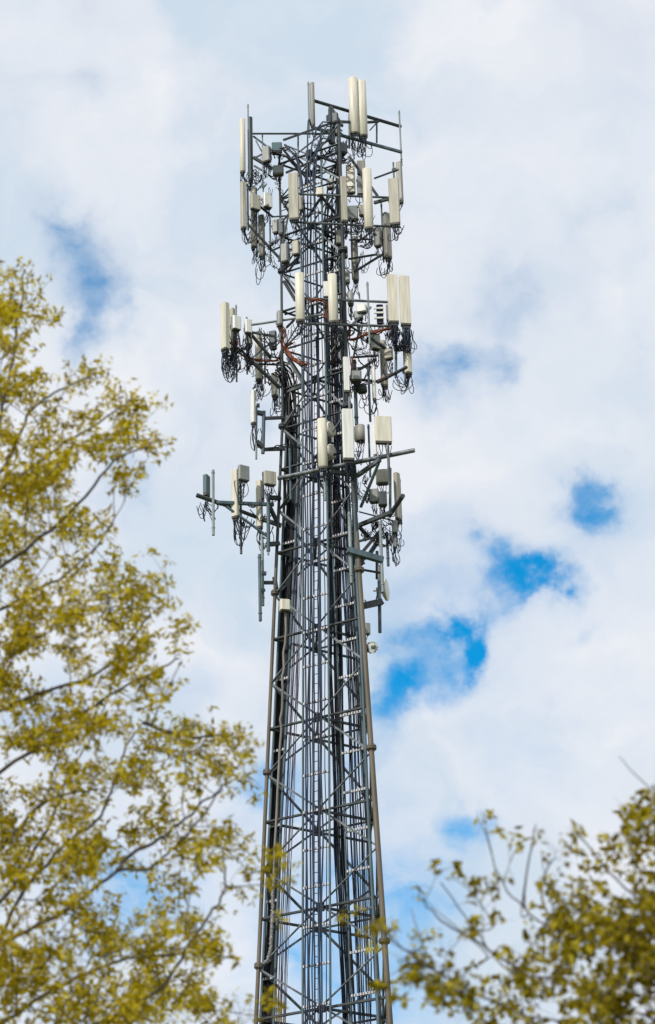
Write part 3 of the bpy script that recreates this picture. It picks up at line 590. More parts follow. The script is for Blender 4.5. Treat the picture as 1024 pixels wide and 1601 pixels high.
harness('thick black cables arching down inside the thin leg', [(440, 566, .1), (452, 574, 0), (460, 592, -.1), (461, 615, -.2), (459, 650, -.3)], 5, .022, 'black', .06)
harness('black cables draped from the crown down to the cable run', [(425, 241, -.3), (440, 244, -.3), (455, 252, -.3), (467, 268, -.3), (471, 300, -.4)], 4, .02, 'black', .05)
harness('black cables arching from the thick leg over to the cable run', [(520, 219, .2), (505, 226, 0), (490, 236, -.2), (481, 252, -.4), (480, 290, -.5)], 4, .022, 'navy', .05)
harness('black cables curving in beneath the uppermost beam', [(524, 232, .2), (510, 240, 0), (498, 248, -.2), (492, 265, -.4), (491, 300, -.5)], 3, .02, 'black', .05)
def tangle(label, grp, x0, y0, x1, y1, dy0, dy1, n, m='black', drop=.35):
    for _ in range(n):
        p = (rnd.uniform(x0, x1), rnd.uniform(y0, y1), rnd.uniform(dy0, dy1)); q2 = (min(x1, max(x0, p[0]+rnd.uniform(-.4, .4)*(x1-x0))), min(y1, max(y0, p[1]+rnd.uniform(-.2, .3)*(y1-y0))), rnd.uniform(dy0, dy1))
        mid = ((p[0]+q2[0])/2+rnd.gauss(0, 3), max(p[1], q2[1])+26*drop*rnd.uniform(.1, 1.1), (p[2]+q2[2])/2)
        harness(label, [p, ((p[0]*3+mid[0])/4+rnd.gauss(0, 2), (p[1]+mid[1]*1.2)/2.2, p[2]), mid, ((q2[0]*3+mid[0])/4+rnd.gauss(0, 2), (q2[1]+mid[1]*1.2)/2.2, q2[2]), q2], rnd.randint(2, 4), rnd.choice([.009, .012, .016]), m, .05, grp)
tangle('tangled dark cables slung among the braces at the crown of the mast', 'cables slung at the crown', 480, 215, 550, 270, -.4, .8, 12)
tangle('tangled dark cables around the radios of the uppermost side mount', 'cables of the uppermost side mount', 396, 235, 440, 320, -.4, .3, 10)
tangle('tangled dark cables beneath the second platform near the thick leg', 'cables beneath the second platform', 512, 330, 582, 420, -1.0, .5, 18)
tangle('tangled dark cables on the slanting struts below the slender cream antenna', 'cables on the slanting struts', 418, 345, 465, 425, -.3, .3, 11)
tangle('tangled dark cables under the broad ribbed pair', 'cables under the ribbed pair', 609, 514, 638, 545, -1.4, -.9, 14)
tangle('tangled dark cables between middle platform and the thick leg', 'cables of the middle platform by the thick leg', 520, 500, 600, 600, -1.1, .3, 14)
tangle('tangled dark cables behind the deep boxy antenna', 'cables behind the deep boxy antenna', 350, 535, 392, 570, -1.1, -.6, 12, drop=.7)
tangle('tangled dark cables on the thin leg behind the orange bundle', 'cables on the thin leg', 398, 515, 470, 610, -.4, .4, 14)
tangle('tangled dark cables below the stout sloping pipe at the thick leg', 'cables below the stout sloping pipe', 505, 740, 575, 830, -1.2, 0, 14)
tangle('tangled dark cables along the lowest side mount', 'cables along the lowest side mount', 366, 780, 432, 815, -.5, .1, 8)
tangle('tangled dark cables around the steep beam of the lowest mount by the thick leg', 'cables of the steep beam', 570, 800, 628, 850, -.7, 0, 10, drop=.5)
# ---- antennas between the third and the lowest platform
antenna('slim white antenna on the thick leg below the middle platform', (542.5, 545), 559, 614, 9, -1.5, -8, 'flat', 'white', .6, 1, .2, None)
pole('mast_pipe', 'short grey pipe stub under the slim white antenna', 546.5, 614, 640, -1.4, .045, 'steel')
antenna('thin white tube antenna beside the teal pipe under the orange cables', (586, 588), 572, 626, 5.5, -.5, -30, 'round', 'white', .9, 2, .4, None)
pole('mast_pipe', 'long teal pipe beside the thin white tube antenna', 579, 575, 659, -.6, .04, 'teal')
pole('mast_pipe', 'lower thin teal pipe in line behind the square cream panel', 579, 664, 746, -.6, .035, 'teal')
pole('mast_pipe', 'stout teal pipe rising behind the thick leg platform', 557.5, 563, 664, -.5, .06, 'teal')
radio('grey domed box between slim white antenna and stout teal pipe', 557, 583, 596, 17, -.9, 0, 'radio', .9, False, 2, .2)
radio('black flat radio between the two teal pipes', 566, 604, 612, 15, -.5, 10, 'dark', .9, False, 3, .35)
antenna('slim white antenna alone on a bracket out from the thin leg', (396, 396.5), 611, 664, 7.5, -.6, 35, 'flat', 'white', .8, 3, .55, None)
frame('standoff_bracket', 'teal pipe on two tapered arms holding the lone slim white antenna', [
 ('upright', 'teal', 'pipe', .06, (412.5, 643, -.4), (411, 709, -.4)), ('arm', 'steel_dk', 'bar', .085, (415, 654, -.4), (443, 653, -.1)), ('arm', 'steel_dk', 'bar', .085, (412, 703, -.4), (445, 702, -.1)),
 ('clamp', 'steel_dk', 'bar', .12, (402, 645, -.5), (412, 647, -.4)), ('clamp', 'steel_dk', 'bar', .12, (401, 690, -.5), (411, 700, -.4)), ('brace', 'steel_lt', 'pipe', .035, (401, 635, -.5), (400.5, 718, -.5)),
 ('clamp', 'steel_dk', 'bar', .1, (401, 634, -.5), (406, 634, -.5))], 'bracket')
harness('cable slung along the lower arm of the lone bracket', [(413, 702, -.5), (424, 701, -.5), (434, 697, -.4), (446, 698, -.3), (470, 699, -.3)], 3, .016, 'black', .03)
# ---- lowest platform, front
fm = frame('sector_mount', 'stout sloping front pipe with angled brace carrying the lowest cream antennas', [
 ('face_pipe', 'steel', 'pipe', .075, (434.7, 748, -.75), (648, 704)), ('arm', 'steel', 'bar', .11, (558, 744, -1.), (594, 719, -2.2)), ('brace', 'teal', 'pipe', .05, (564, 793, -1.), (592, 724, -2.1)),
 ('arm', 'steel_dk', 'bar', .11, (520, 738, -1.5), (556, 743, -1.)), ('upright', 'teal', 'pipe', .06, (556, 742, -1.1), (557, 800, -1.1)), ('clamp', 'steel_dk', 'bar', .2, (551, 722, -1.8), (553, 745, -1.4)),
 ('arm', 'steel_dk', 'bar', .09, (444, 744, -.7), (447, 790, 0)), ('upright', 'steel', 'pipe', .045, (606, 690, -2.3), (609, 757, -2.2))])
antenna('rounded off white antenna on the stout sloping pipe, before the cable run', (505, 506), 655, 733, 15, -1.7, 5, 'round', 'cream', .6, 4, .35, .0, .55)
antenna('tall squared off white antenna on the stout sloping pipe, before the thick leg', (545.5, 549), 641, 721, 17.5, -2.1, -8, 'flat', 'white', .55, 5, .4, None)
antenna('broad square cream panel on the outer end of the stout sloping pipe', (600, 600.5), 652, 694, 26, -2.3, -8, 'flat', 'cream', .28, 2, .3, None, name='panel_antenna')
def drum(label, x, y, wpx, hpx, dy, yaw, m='cream', dpt=.5):
    c = A(x, y, dy); r, f = axes(yaw); rad = hpx/2/ (FPX*.88/np.linalg.norm(c-CAM)); e = empty('drum_antenna', c, label, 'antenna'); mb = MB()
    pts = [c-f*rad*dpt, c-f*rad*dpt*.9, c+f*rad*dpt*.7, c+f*rad*dpt]
    mb.path(pts, [rad*.8, rad, rad, rad*.86], 22); build(mb, 'shroud', m, e)
    build(MB().path([c-f*rad*(dpt+.45), c-f*rad*dpt], rad*.3, 10), 'feed_box', 'dark', e); build(MB().bar(c-f*rad*(dpt+.3), c-f*rad*(dpt+.3)-UP*rad*1.4, .06, .08), 'bracket', 'steel_dk', e)
    for i in range(2): build(MB().path(loop(c-f*rad*dpt-UP*rad*.6, c-f*rad*1.3-UP*rad*rnd.uniform(1.6, 2.4), .5), .012, 5), 'jumper_cable', 'black', e)
drum('small pale drum dish half hidden behind the rounded off white antenna', 514, 672, 12, 22, -.9, -55, 'cream')
drum('second pale drum dish lower behind the rounded off white antenna', 515.5, 707, 10, 22, -.9, -60, 'cream')
antenna('oval domed grey antenna beside the tall squared white one', (564, 565), 666, 690, 15, -1.2, -35, 'round', 'grey', 1.0, 3, .5, None, cat='antenna', name='domed_antenna')
antenna('thin pale strip antenna behind the square cream panel', (587, 588), 666, 714, 4.5, -1.6, -60, 'flat', 'white', 1.2, 1, .2, None)
pole('mast_pipe', 'pale pipe hanging below the rounded off white antenna', 508.5, 733, 783, -1.6, .035, 'steel_lt')
pole('mast_pipe', 'upright teal pipe crossing the near end of the stout sloping pipe', 454.5, 701, 781, -.8, .04, 'teal')
# ---- lowest platform, thin leg side
frame('sector_mount', 'lowest side mount, a stout beam reaching far out past the thin leg with level brace', [
 ('face_pipe', 'steel_dk', 'pipe', .075, (307, 774, -.9), (347, 788, -.6)), ('face_pipe', 'steel_dk', 'pipe', .065, (345, 787, -.6), (410, 812, 0)), ('arm', 'teal', 'bar', .09, (338, 785.5, -.7), (428, 789, -.2)),
 ('brace', 'teal', 'pipe', .045, (354, 792, -.6), (419, 839, -.3)), ('upright', 'teal', 'pipe', .06, (419.5, 772, -.4), (419.5, 862, -.4)), ('arm', 'steel_dk', 'bar', .12, (420, 778, -.4), (438, 779, -.1)),
 ('arm', 'steel_dk', 'bar', .12, (420, 851, -.4), (436, 850, -.1)), ('arm', 'steel_dk', 'bar', .1, (422, 793, -.3), (436, 822, 0)), ('arm', 'steel_dk', 'bar', .11, (408, 811, -.1), (440, 822, 0)), ('upright', 'steel_lt', 'pipe', .03, (419.5, 862, -.4), (419.5, 868, -.4))])
antenna('slate grey flat antenna at the outermost end of the lowest side mount', (323, 323), 744, 776, 13, -.6, -65, 'flat', 'slate', .55, 2, .6, None)
pole('mast_pipe', 'upright pipe through the outermost end of the lowest side beam', 333.5, 735, 837, -.8, .045, 'steel_lt')
antenna('tall cream antenna standing nearest the outer end of the lowest side mount', (368, 368.5), 735, 811, 11, -.5, 28, 'flat', 'cream', .75, 5, .75, None)
radio('big grey flat radio leaning on top of the outer tall cream antenna', 381, 729, 751, 18, -.7, -30, 'radio', .4, False, 4, .5)
pole('mast_pipe', 'pipe hanging below the outer tall cream antenna', 377, 750, 866, -.3, .04, 'steel')
antenna('cream antenna half hidden behind the upright teal pipe by the thin leg', (406, 406.5), 752, 827, 9, -.1, 28, 'flat', 'cream', .9, 5, .5, None)
radio('tan squarish flat radio standing on top beside the thin leg', 422, 738, 758, 19, -.6, -22, 'tan', .4, False, 4, .35)
pole('mast_pipe', 'slim dark pipe behind the tan squarish flat radio', 412, 738, 790, -.2, .03, 'steel_dk')
pole('mast_pipe', 'longer pale pipe of the pair hung under the lowest side mount', 411, 836, 947, -.3, .05, 'steel_lt')
pole('whip_antenna', 'long teal rod, outer and lower of the pair hung under the lowest side mount', 407, 867, 971, -.5, .05, 'teal', 'antenna')
frame('standoff_bracket', 'short bracket tying the pair of hanging rods to the thin leg', [
 ('arm', 'steel_dk', 'bar', .09, (412, 911, -.3), (428, 911, -.05)), ('clamp', 'steel_dk', 'bar', .13, (429, 903, -.05), (432, 920, -.05)), ('clamp', 'steel', 'bar', .09, (406, 923, -.5), (413, 923, -.3)), ('clamp', 'steel', 'bar', .1, (409, 896, -.35), (416, 897, -.3))], 'bracket')
harness('coil of black cable dangling under the slate antenna', [(322, 785, -.6), (322, 795, -.7), (330, 800, -.7), (338, 792, -.6), (330, 785, -.6), (323, 793, -.6), (332, 812, -.7)], 3, .012, 'black', .05)
# ---- lowest platform, thick leg side
frame('sector_mount', 'lowest mount by the thick leg, dark beam turning steeply upward at its end', [
 ('arm', 'steel_dk', 'bar', .11, (562, 821, -.7), (612, 801)), ('face_pipe', 'steel_dk', 'pipe', .075, (609, 806, -.6), (630, 775)), ('brace', 'steel_dk', 'pipe', .025, (561, 800, -.7), (629, 818, -.4)),
 ('brace', 'steel_dk', 'bar', .09, (566, 864, -.7), (594, 830, -.4)), ('brace', 'steel_dk', 'bar', .09, (562, 824, -.7), (578, 842, -.3)), ('brace', 'steel_dk', 'bar', .06, (562, 846, -.6), (594, 838, -.4)),
 ('arm', 'steel_dk', 'bar', .1, (578, 866, -.5), (596, 838, 0)), ('brace', 'steel_dk', 'bar', .08, (588, 850, -.2), (592, 838, -.2)), ('upright', 'teal', 'pipe', .045, (610, 732, -.9), (610, 803, -.8))])
antenna('tan antenna seen edge on at the tip of the lowest mount by the thick leg', (623, 624), 740, 814, 10, -.3, -50, 'flat', 'tan', .7, 4, .4, None)
pole('mast_pipe', 'teal pipe close behind the edge on tan antenna', 627.5, 748, 820, -.1, .035, 'teal')
radio('pale stacked radio, upper one under the square cream panel', 598, 736, 756, 20, -.6, 5, 'tan', .6, False, 3, .25)
radio('grey box with a pale label plate, lower pair beside the strut', 585, 766, 785, 15, -.5, 8, 'radio', .6, False, 2, .35)
radio('grey ribbed box with white rails, next to the box with the label plate', 598.5, 770, 790, 14, -.55, 0, 'radio', .7, True, 4, .3)
radio('small grey cylinder radio hanging under the edge on tan antenna', 617.5, 815, 833, 9, -.4, 0, 'radio', .9, True, 4, .5)
radio('slim grey radio hanging lowest under the beam by the thick leg', 617, 838, 856, 6, -.4, 0, 'radio', .9, True, 3, .55)
pole('mast_pipe', 'bright pipe hanging below the lowest mount, through the teal arm end', 598.5, 815, 926, -1.3, .05, 'steel_lt')
pole('mast_pipe', 'shorter teal pipe hanging between bright pipe and slim grey radio', 607, 832, 885, -.4, .045, 'teal')
pole('mast_pipe', 'pale pipe standing just in front of the thick leg', 549.5, 801, 912, -1.5, .055, 'steel_lt')
harness('coil of black cable under the steep beam by the thick leg', [(582, 832, -.6), (583, 822, -.6), (590, 818, -.6), (596, 826, -.6), (590, 836, -.6), (584, 828, -.6)], 4, .014, 'black', .04)
# ---- below the platforms
frame('standoff_bracket', 'flat teal arm reaching out from the thick leg to a bright hanging pipe', [
 ('arm', 'teal', 'bar', .17, (543, 860, -1.6), (599, 876, -1.3)), ('clamp', 'steel_dk', 'bar', .16, (561, 874, -1.3), (566, 884, -1.2)), ('brace', 'steel_dk', 'pipe', .04, (562, 890, -1.2), (597, 896, -1.0)), ('arm', 'steel_dk', 'bar', .09, (557, 882, -1.2), (572, 872, -.9))], 'bracket')
frame('standoff_bracket', 'grey arm from the thick leg holding the pipe of the edge on dish', [
 ('arm', 'steel_dk', 'bar', .17, (569, 947, -1.1), (596, 941, -.7)), ('upright', 'steel', 'pipe', .055, (592.5, 884, -.7), (594, 989, -.7)), ('clamp', 'steel_dk', 'bar', .13, (592, 938, -.75), (597, 946, -.7)), ('upright', 'steel_dk', 'pipe', .05, (589.5, 862, -.6), (589.5, 905, -.6))], 'bracket')
def dish(label, x, y, hpx, dy, yaw):
    c = A(x, y, dy); r, f = axes(yaw); rad = hpx/2/(FPX*.9/np.linalg.norm(c-CAM)); e = empty('dish_antenna', c, label, 'antenna')
    build(MB().path([c+f*rad*(-.35+.35*(k/5)**2) for k in range(6)]+[c+f*rad*.18], [rad*max(.12, k/5) for k in range(6)]+[rad*1.0], 28), 'reflector', 'cream', e)
    build(MB().path([c+f*rad*.18, c+f*rad*.25, c+f*rad*.30], [rad*1.0, rad*.8, rad*.3], 28), 'cover', 'white', e)
    build(MB().path([c-f*rad*.35, c-f*rad*.75], rad*.3, 12), 'feed_box', 'tan', e); build(MB().bar(c-f*rad*.6, c-f*rad*.6-r*.0-UP*.25, .12, .12), 'bracket', 'steel_dk', e)
    build(MB().path([c-f*rad*.75, c-f*rad*1.05], .02, 6), 'connector', 'dark', e)
    build(MB().path(quad(c-f*rad*.7-UP*.1, c-f*rad*1.0-UP*.75, A(570, 938, -1.0)), .018, 6), 'jumper_cable', 'black', e)
dish('cream microwave dish seen edge on, behind hanging pipes beside the thick leg', 602, 922, 32, -.4, -78)
e = radio('grey upright cabinet hung inside the mast behind the thick leg', 554.5, 934, 962, 9, -.5, 10, 'slate', .7, False, 2, .3)
radio('small grey box bolted on the outer side of the thick leg', 574.5, 975, 991, 8.5, -.9, -20, 'radio', .8, False, 1, .2)
# obstruction lamp
c = A(583.5, 1012, -1.3); e = empty('obstruction_lamp', c, 'round clear glass warning lamp on a short arm of the thick leg', 'lamp')
ax = np.array([.95, -.3, .05])
build(MB().path([c-ax*.16, c-ax*.1, c-ax*.02, c+ax*.06, c+ax*.12, c+ax*.155], [.10, .165, .185, .165, .11, .03], 20), 'globe', 'glass', e)
build(MB().path([c-ax*.05, c+ax*.06], .05, 12), 'lamp_holder', 'cap', e); build(MB().path([c-ax*.13, c-ax*.11], .185, 20), 'ring', 'tan', e)
build(MB().path([c-ax*.20, c-ax*.12], .13, 16), 'housing', 'dark', e); build(MB().path([c-ax*.38, c-ax*.2], .04, 8), 'arm', 'steel_dk', e)
# cabinet with its conduit
radio('square cream junction box on the thin leg with a conduit running down', 445.5, 939, 955, 16, -1.0, -14, 'cream', .8, False, 0, .2, name='junction_box', cat='junction box')
cp = [(446.5, 956, -.95), (447, 985, -.9), (446, 1005, -.9), (443, 1020, -.9), (444, 1045, -.9), (441, 1058, -.9), (442, 1075, -.9), (441, 1110, -.8), (438, 1125, -.8), (440, 1140, -.8), (437, 1175, -.8), (436, 1200, -.8), (434, 1235, -.8), (433, 1260, -.8), (431, 1300, -.75), (429, 1330, -.75), (428, 1372, -.7)]
mb = MB().path([A(*p) for p in cp], .036, 8); mb2 = mb
tag(build(mb, 'conduit', 'conduit', None, A(*cp[0])), 'pale grey conduit wandering down from the square cream junction box', 'conduit')
mb = MB(); q0 = [(428, 1372), (426, 1400), (426.5, 1430), (424.5, 1460), (423, 1485), (418, 1502), (411, 1508)]
pts = []
for k in range(len(q0)-1):
    for t in np.linspace(0, 1, 14)[:-1]:
        pts.append(A(q0[k][0]*(1-t)+q0[k+1][0]*t+rnd.gauss(0, .5), q0[k][1]*(1-t)+q0[k+1][1]*t, -.7))
mb.path(pts, [.04+.022*(i % 2)+rnd.uniform(-.008, .01) for i in range(len(pts))], 7)
tag(build(mb, 'taped_cable', 'tape', None, pts[0]), 'lumpy tape wrapped cable low on the mast beside the thin leg', 'cable')

# ------------------------------------------------------------------ trees
def inside(poly, x, y):
    c = False; n = len(poly)
    for i in range(n):
        (x1, y1), (x2, y2) = poly[i], poly[i-1]
        if (y1 > y) != (y2 > y) and x < (x2-x1)*(y-y1)/(y2-y1)+x1: c = not c
    return c
def spline(P, n=6):
    out = []
    for k in range(len(P)-1):
        p0, p1, p2, p3 = P[max(k-1, 0)], P[k], P[k+1], P[min(k+2, len(P)-1)]
        for t in np.linspace(0, 1, n)[:-1]:
            out.append(.5*((2*p1)+(-p0+p2)*t+(2*p0-5*p1+4*p2-p3)*t*t+(-p0+3*p1-3*p2+p3)*t**3))
    out.append(P[-1]); return out
def leaf(mb, p, dirv, ln, wd):
    d = dirv/np.linalg.norm(dirv); s = np.cross(d, np.array([rnd.gauss(0, 1), rnd.gauss(0, 1), rnd.gauss(0, 1)])); s = s/(np.linalg.norm(s)+1e-9); nn = np.cross(d, s)
    a = p; m1 = p+d*ln*.4+s*wd*.5+nn*wd*.15; m2 = p+d*ln*.4-s*wd*.5+nn*wd*.15; t = p+d*ln-nn*ln*.12
    mb.add([a, m1, t, m2], [(0, 1, 2), (0, 2, 3)])
def grow(name, label, cat, base, trunk, limbs, atts, lm, leaf_n, ln, wd, spread, seed, twig_r=.006, bare=(), limb_r=.02, bend=.07, outx=1.):
    """limbs: lists of points; atts: leaf cluster centres, joined one by one to the nearest branch so far"""
    global rnd
    rnd = random.Random(seed)
    e = empty(name, base, label, cat)
    tr = MB(); tp = spline(trunk, 5); tr.path(tp, list(np.linspace(limb_r*6.5, limb_r*1.6, len(tp))), 10); build(tr, 'trunk', 'bark', e)
    br = MB(); nodes = [np.asarray(p) for p in tp]; lev = [0]*len(tp)
    for lb in limbs:
        pts = spline([np.asarray(p) for p in lb], 6); k = len(pts)
        pts = [p+np.array([rnd.gauss(0, .005) for _ in range(3)]) for p in pts]
        br.path(pts, list(np.linspace(limb_r, twig_r*1.2, k)), 7); nodes += pts; lev += [1]*k
    cr = MB(); NA = np.array(nodes); root = np.array(tp[len(tp)//2])
    atts = sorted(atts, key=lambda a: np.min(np.linalg.norm(NA-a, axis=1)))
    for a in atts:
        NA = np.array(nodes); dd = np.linalg.norm(NA-a, axis=1); cost = dd+.7*np.maximum(0, NA[:, 2]-a[2]+.08)+.6*np.maximum(0, (NA[:, 0]-a[0])*outx)
        j = int(np.argmin(cost)); p = NA[j]; L_ = dd[j]
        if L_ < .02: continue
        mid = (p+a)/2+np.array([rnd.gauss(0, bend*L_), rnd.gauss(0, bend*L_), -.07*L_+rnd.gauss(0, bend*.5*L_)])
        pts = quad(p, mid, np.asarray(a), 7); r0_ = twig_r*(1.35 if L_ > .5 else .9)
        br.path(pts, list(np.linspace(r0_, twig_r*.4, 7)), 4, False); nodes += pts[2:]
        tdir = (pts[-1]-pts[-3]); tdir = tdir/np.linalg.norm(tdir)
        nsh = rnd.randint(3, 5); tips = [pts[-1]]
        for _ in range(nsh):
            b0 = pts[rnd.randint(3, 6)]; dv = tdir*rnd.uniform(.3, 1)+np.array([rnd.gauss(0, .6), rnd.gauss(0, .6), rnd.gauss(.1, .5)]); q = b0+dv/np.linalg.norm(dv)*spread*rnd.uniform(.5, 1.2)
            br.path([b0, (b0+q)/2+np.array([0, 0, spread*.05]), q], [twig_r*.5, twig_r*.4, twig_r*.25], 3, False); tips.append(q)
        n = int(leaf_n*rnd.uniform(.55, 1.45))
        k = 0
        while k < n:
            b = tips[rnd.randrange(len(tips))]; c = b+np.array([rnd.gauss(0, spread*.22), rnd.gauss(0, spread*.22), rnd.gauss(0, spread*.2)])
            for _ in range(rnd.randint(3, 7)):          # leaves sit in small rosettes
                dv = np.array([rnd.gauss(0, 1), rnd.gauss(0, 1), rnd.gauss(-.45, .8)]); s_ = rnd.uniform(.5, 1.4)
                leaf(cr, c+np.array([rnd.gauss(0, .012) for _ in range(3)]), dv, ln*s_, wd*s_); k += 1
    for bt in bare:
        NA = np.array(nodes); j = int(np.argmin(np.linalg.norm(NA-np.asarray(bt[0]), axis=1)+.5*np.maximum(0, NA[:, 2]-bt[0][2]))); pts = spline([NA[j]]+[np.asarray(p) for p in bt], 5); br.path(pts, list(np.linspace(twig_r*1.6, twig_r*.6, len(pts))), 5)
    build(br, 'branch_work', 'bark', e); build(cr, 'crown', lm, e); return e
rt = random.Random(21)
# big tree on the side of the thin leg
YT = 15.
POLY = [(-330, 560), (-200, 430), (-80, 380), (0, 408), (30, 415), (62, 440), (72, 515), (50, 560), (75, 585), (120, 575), (165, 570), (160, 605), (132, 635), (150, 655), (190, 620), (212, 612), (240, 668), (242, 720), (238, 770), (190, 790), (212, 830), (205, 870), (245, 890), (268, 940), (272, 1000), (288, 1035), (272, 1065), (266, 1105), (305, 1118), (365, 1145), (392, 1205), (372, 1255), (388, 1320), (402, 1360), (396, 1430), (404, 1500), (398, 1640), (200, 1720), (-330, 1720)]
GAPS = [(330, 1395, 60, 42), (200, 1420, 55, 26), (115, 1055, 40, 26), (60, 850, 26, 20), (150, 870, 28, 22), (50, 1225, 60, 26), (310, 1270, 30, 26), (30, 660, 24, 18), (240, 1330, 40, 22), (270, 1215, 22, 16), (155, 740, 26, 16), (30, 520, 14, 14), (140, 1010, 26, 14), (200, 1180, 22, 16), (360, 1500, 22, 26), (255, 1470, 40, 14), (90, 1500, 30, 14), (180, 1380, 40, 12)]
def atts_for(n, poly, gaps, Y, box, dens=None, ydepth=1.2, seed=3, mx_=34, my_=-14):
    out = []; r = random.Random(seed); tries = 0
    while len(out) < n and tries < 60000:
        tries += 1; x = r.uniform(box[0], box[2]); y = r.uniform(box[1], box[3])
        if not inside(poly, x, y) or not inside(poly, x+mx_, y) or not inside(poly, x, y+my_): continue
        if any(((x-a)/c)**2+((y-b)/d)**2 < 1 for a, b, c, d in gaps): continue
        if dens and r.random() > dens(x, y): continue
        out.append(Q(x, y, Y+r.uniform(-1, 1)*ydepth))
    return out
def densL(x, y):
    v = noise.noise(Vector((x/75, y/75, 3.1)))*.5+.5
    k = min(1., max(.10, (v-.33)*3.2))
    if y > 1120 and x > 290: k = max(k, .5)
    if x < 190 and 600 < y < 1080: k = max(k, .5)
    if x < 260 and y > 1380: k = max(k, .55)
    if y < 560: k *= .75
    return k
at = atts_for(930, POLY, GAPS, YT, (-330, 390, 405, 1700), densL, 1.3, 5)
for x, y in ((20, 428), (35, 440), (12, 470), (55, 465), (60, 500), (30, 490), (195, 640), (205, 628), (225, 660), (232, 716), (140, 592), (158, 588), (428, 1350), (430, 1378), (420, 1590), (412, 1575), (384, 1185), (366, 1160), (386, 1215), (345, 1145), (380, 1330), (395, 1365), (235, 690), (212, 640), (262, 950), (275, 1010), (284, 1035), (260, 905)): at.append(Q(x, y, YT+rt.uniform(-.4, .4)))
q = lambda pts, Y0, Y1: [Q(x, y, Y0+(Y1-Y0)*i/max(1, len(pts)-1)) for i, (x, y) in enumerate(pts)]
b0 = Q(-210, 1600, YT)
trunk = [np.array([b0[0], YT, -.1]), np.array([b0[0]+.03, YT, 2.]), np.array([b0[0]+.1, YT, 4.2]), Q(-190, 1400, YT), Q(-160, 1100, YT), Q(-120, 800, YT), Q(-70, 520, YT), Q(-40, 420, YT)]
limbs = [q([(-200, 1640), (-80, 1560), (0, 1480), (100, 1425), (182, 1364), (230, 1360), (262, 1335), (300, 1295), (345, 1235)], 15, 14.4), q([(182, 1364), (205, 1335), (260, 1305), (310, 1262), (352, 1225)], 14.6, 14.9),
 q([(-200, 1640), (-40, 1530), (30, 1405), (100, 1322), (150, 1284), (175, 1235), (198, 1165), (225, 1130)], 15.2, 15.4), q([(-190, 1500), (-30, 1440), (55, 1330), (90, 1260), (105, 1215), (135, 1165)], 15.2, 16), q([(-200, 1700), (60, 1640), (150, 1601), (250, 1545), (300, 1470), (335, 1420), (352, 1385), (349, 1325)], 14.6, 14.2),
 q([(-170, 1250), (-30, 1130), (60, 1085), (140, 1058), (190, 1020), (235, 960)], 15, 14.6), q([(-150, 1050), (-40, 975), (40, 932), (120, 885), (180, 810)], 15, 15.2), q([(-120, 850), (-40, 800), (20, 705), (50, 640), (95, 610), (140, 590)], 15, 14.5),
 q([(-110, 790), (-20, 700), (8, 620), (26, 520), (36, 440), (38, 420)], 15, 15.2), q([(-120, 860), (0, 765), (90, 700), (140, 670), (205, 625)], 15.1, 15.3), q([(-140, 980), (40, 860), (120, 790), (180, 720), (232, 700)], 14.8, 14.5), q([(-180, 1380), (0, 1210), (90, 1150), (150, 1100), (240, 1050), (280, 1030)], 15, 14.8),
 q([(-210, 1720), (0, 1600), (120, 1530), (200, 1500), (300, 1490), (370, 1500)], 15.2, 15.6), q([(225, 1130), (290, 1150), (350, 1150)], 15.4, 15.2),
 q([(0, 1330), (60, 1262), (100, 1242), (140, 1236)], 15.4, 15.8)]
grow('broadleaf_tree', 'large tree with sparse young yellow leaves, taller than the bushier one across from it', 'tree', trunk[0], trunk, limbs, at, 'leaf', 84, .049, .0185, .165, 11, .0045, (), .016)
# nearer tree on the side of the thick leg
YB = 12.
POLB = [(1120, 1230), (1024, 1250), (985, 1270), (950, 1295), (910, 1305), (890, 1350), (850, 1400), (800, 1440), (765, 1440), (735, 1490), (690, 1505), (645, 1475), (618, 1500), (640, 1545), (700, 1570), (740, 1640), (1250, 1750), (1250, 1250)]
GAPB = [(900, 1385, 26, 18), (960, 1405, 34, 26), (830, 1500, 24, 18), (900, 1480, 26, 14), (1000, 1330, 18, 14), (870, 1580, 24, 14), (760, 1550, 22, 12), (940, 1340, 20, 10), (960, 1500, 20, 14)]
def densB(x, y):
    k = .40 if x < 850 else 1.
    if 860 < x < 1024 and 1310 < y < 1440: k = 1.
    return k*min(1., max(.2, (noise.noise(Vector((x/60, y/60, 7.7)))*.5+.5-.25)*2.6))
atb = atts_for(520, POLB, GAPB, YB, (610, 1230, 1250, 1750), densB, .8, 9, -24, -26)
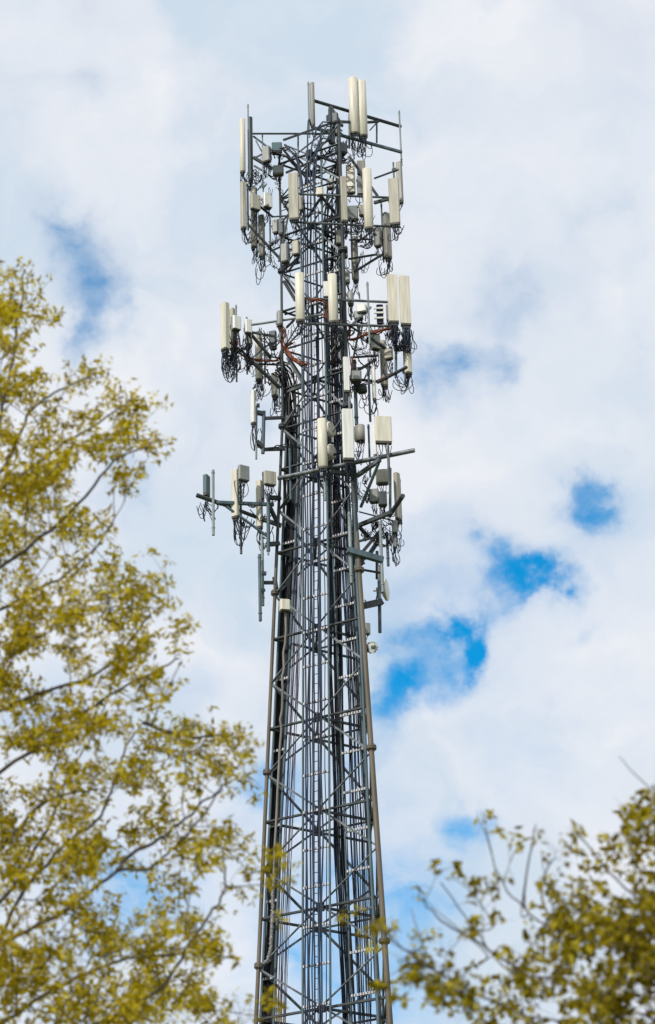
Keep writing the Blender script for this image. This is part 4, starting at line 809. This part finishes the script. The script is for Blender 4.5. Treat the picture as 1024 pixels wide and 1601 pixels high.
for x, y in ((645, 1480), (655, 1500), (700, 1490), (628, 1515), (650, 1535), (755, 1296), (683, 1365), (752, 1410), (765, 1380), (730, 1452), (575, 1440), (592, 1448), (604, 1470), (900, 1300), (990, 1275), (1012, 1262), (1000, 1290), (870, 1330), (800, 1340), (718, 1520), (668, 1512), (702, 1560)): atb.append(Q(x, y, YB+rt.uniform(-.25, .25)))
b0 = Q(1260, 1600, YB)
tb = [np.array([b0[0], YB, -.1]), np.array([b0[0]-.02, YB, 1.2]), Q(1255, 1800, YB), Q(1200, 1600, YB), Q(1150, 1420, YB), Q(1100, 1240, YB)]
lb = [q([(1220, 1700), (1050, 1660), (920, 1610), (820, 1585), (730, 1545), (650, 1505), (620, 1500)], 12.00, 11.70), q([(1200, 1640), (1040, 1600), (900, 1540), (800, 1520), (740, 1450), (690, 1380)], 12.10, 12.30), q([(1210, 1640), (1080, 1540), (960, 1480), (880, 1460), (820, 1420), (780, 1370), (755, 1295)], 12.00, 12.20),
 q([(1190, 1560), (1080, 1470), (990, 1400), (930, 1340), (905, 1300)], 11.90, 11.60), q([(1170, 1500), (1090, 1400), (1030, 1330), (1000, 1280)], 12.00, 11.80), q([(820, 1420), (823, 1370), (838, 1290)], 12.20, 12.30), q([(820, 1520), (740, 1470), (690, 1440), (660, 1405)], 12.10, 11.90), q([(880, 1460), (845, 1400), (862, 1345)], 12.20, 12.20),
 q([(700, 1530), (640, 1490), (585, 1442)], 11.75, 11.70), q([(1000, 1660), (870, 1640), (780, 1620), (700, 1610)], 11.90, 11.60)]
bare = [q([(760, 1490), (720, 1455), (690, 1430), (660, 1404)], 11.90, 11.90), q([(815, 1430), (822, 1370), (838, 1288)], 12.10, 12.10), q([(770, 1450), (742, 1400), (706, 1370)], 11.80, 11.70), q([(862, 1410), (852, 1370), (846, 1335)], 11.90, 11.90), q([(660, 1480), (648, 1440), (643, 1420)], 11.70, 11.70), q([(1080, 1300), (1024, 1240), (990, 1208), (968, 1182)], 11.40, 11.30), q([(1120, 1330), (1080, 1300)], 11.80, 11.40)]
grow('broadleaf_tree', 'bushy olive yellow tree close by in the lower corner, a bare twig above it', 'tree', tb[0], tb, lb, atb, 'leaf_b', 32, .05, .025, .145, 12, .003, bare, .0075, outx=-1.)
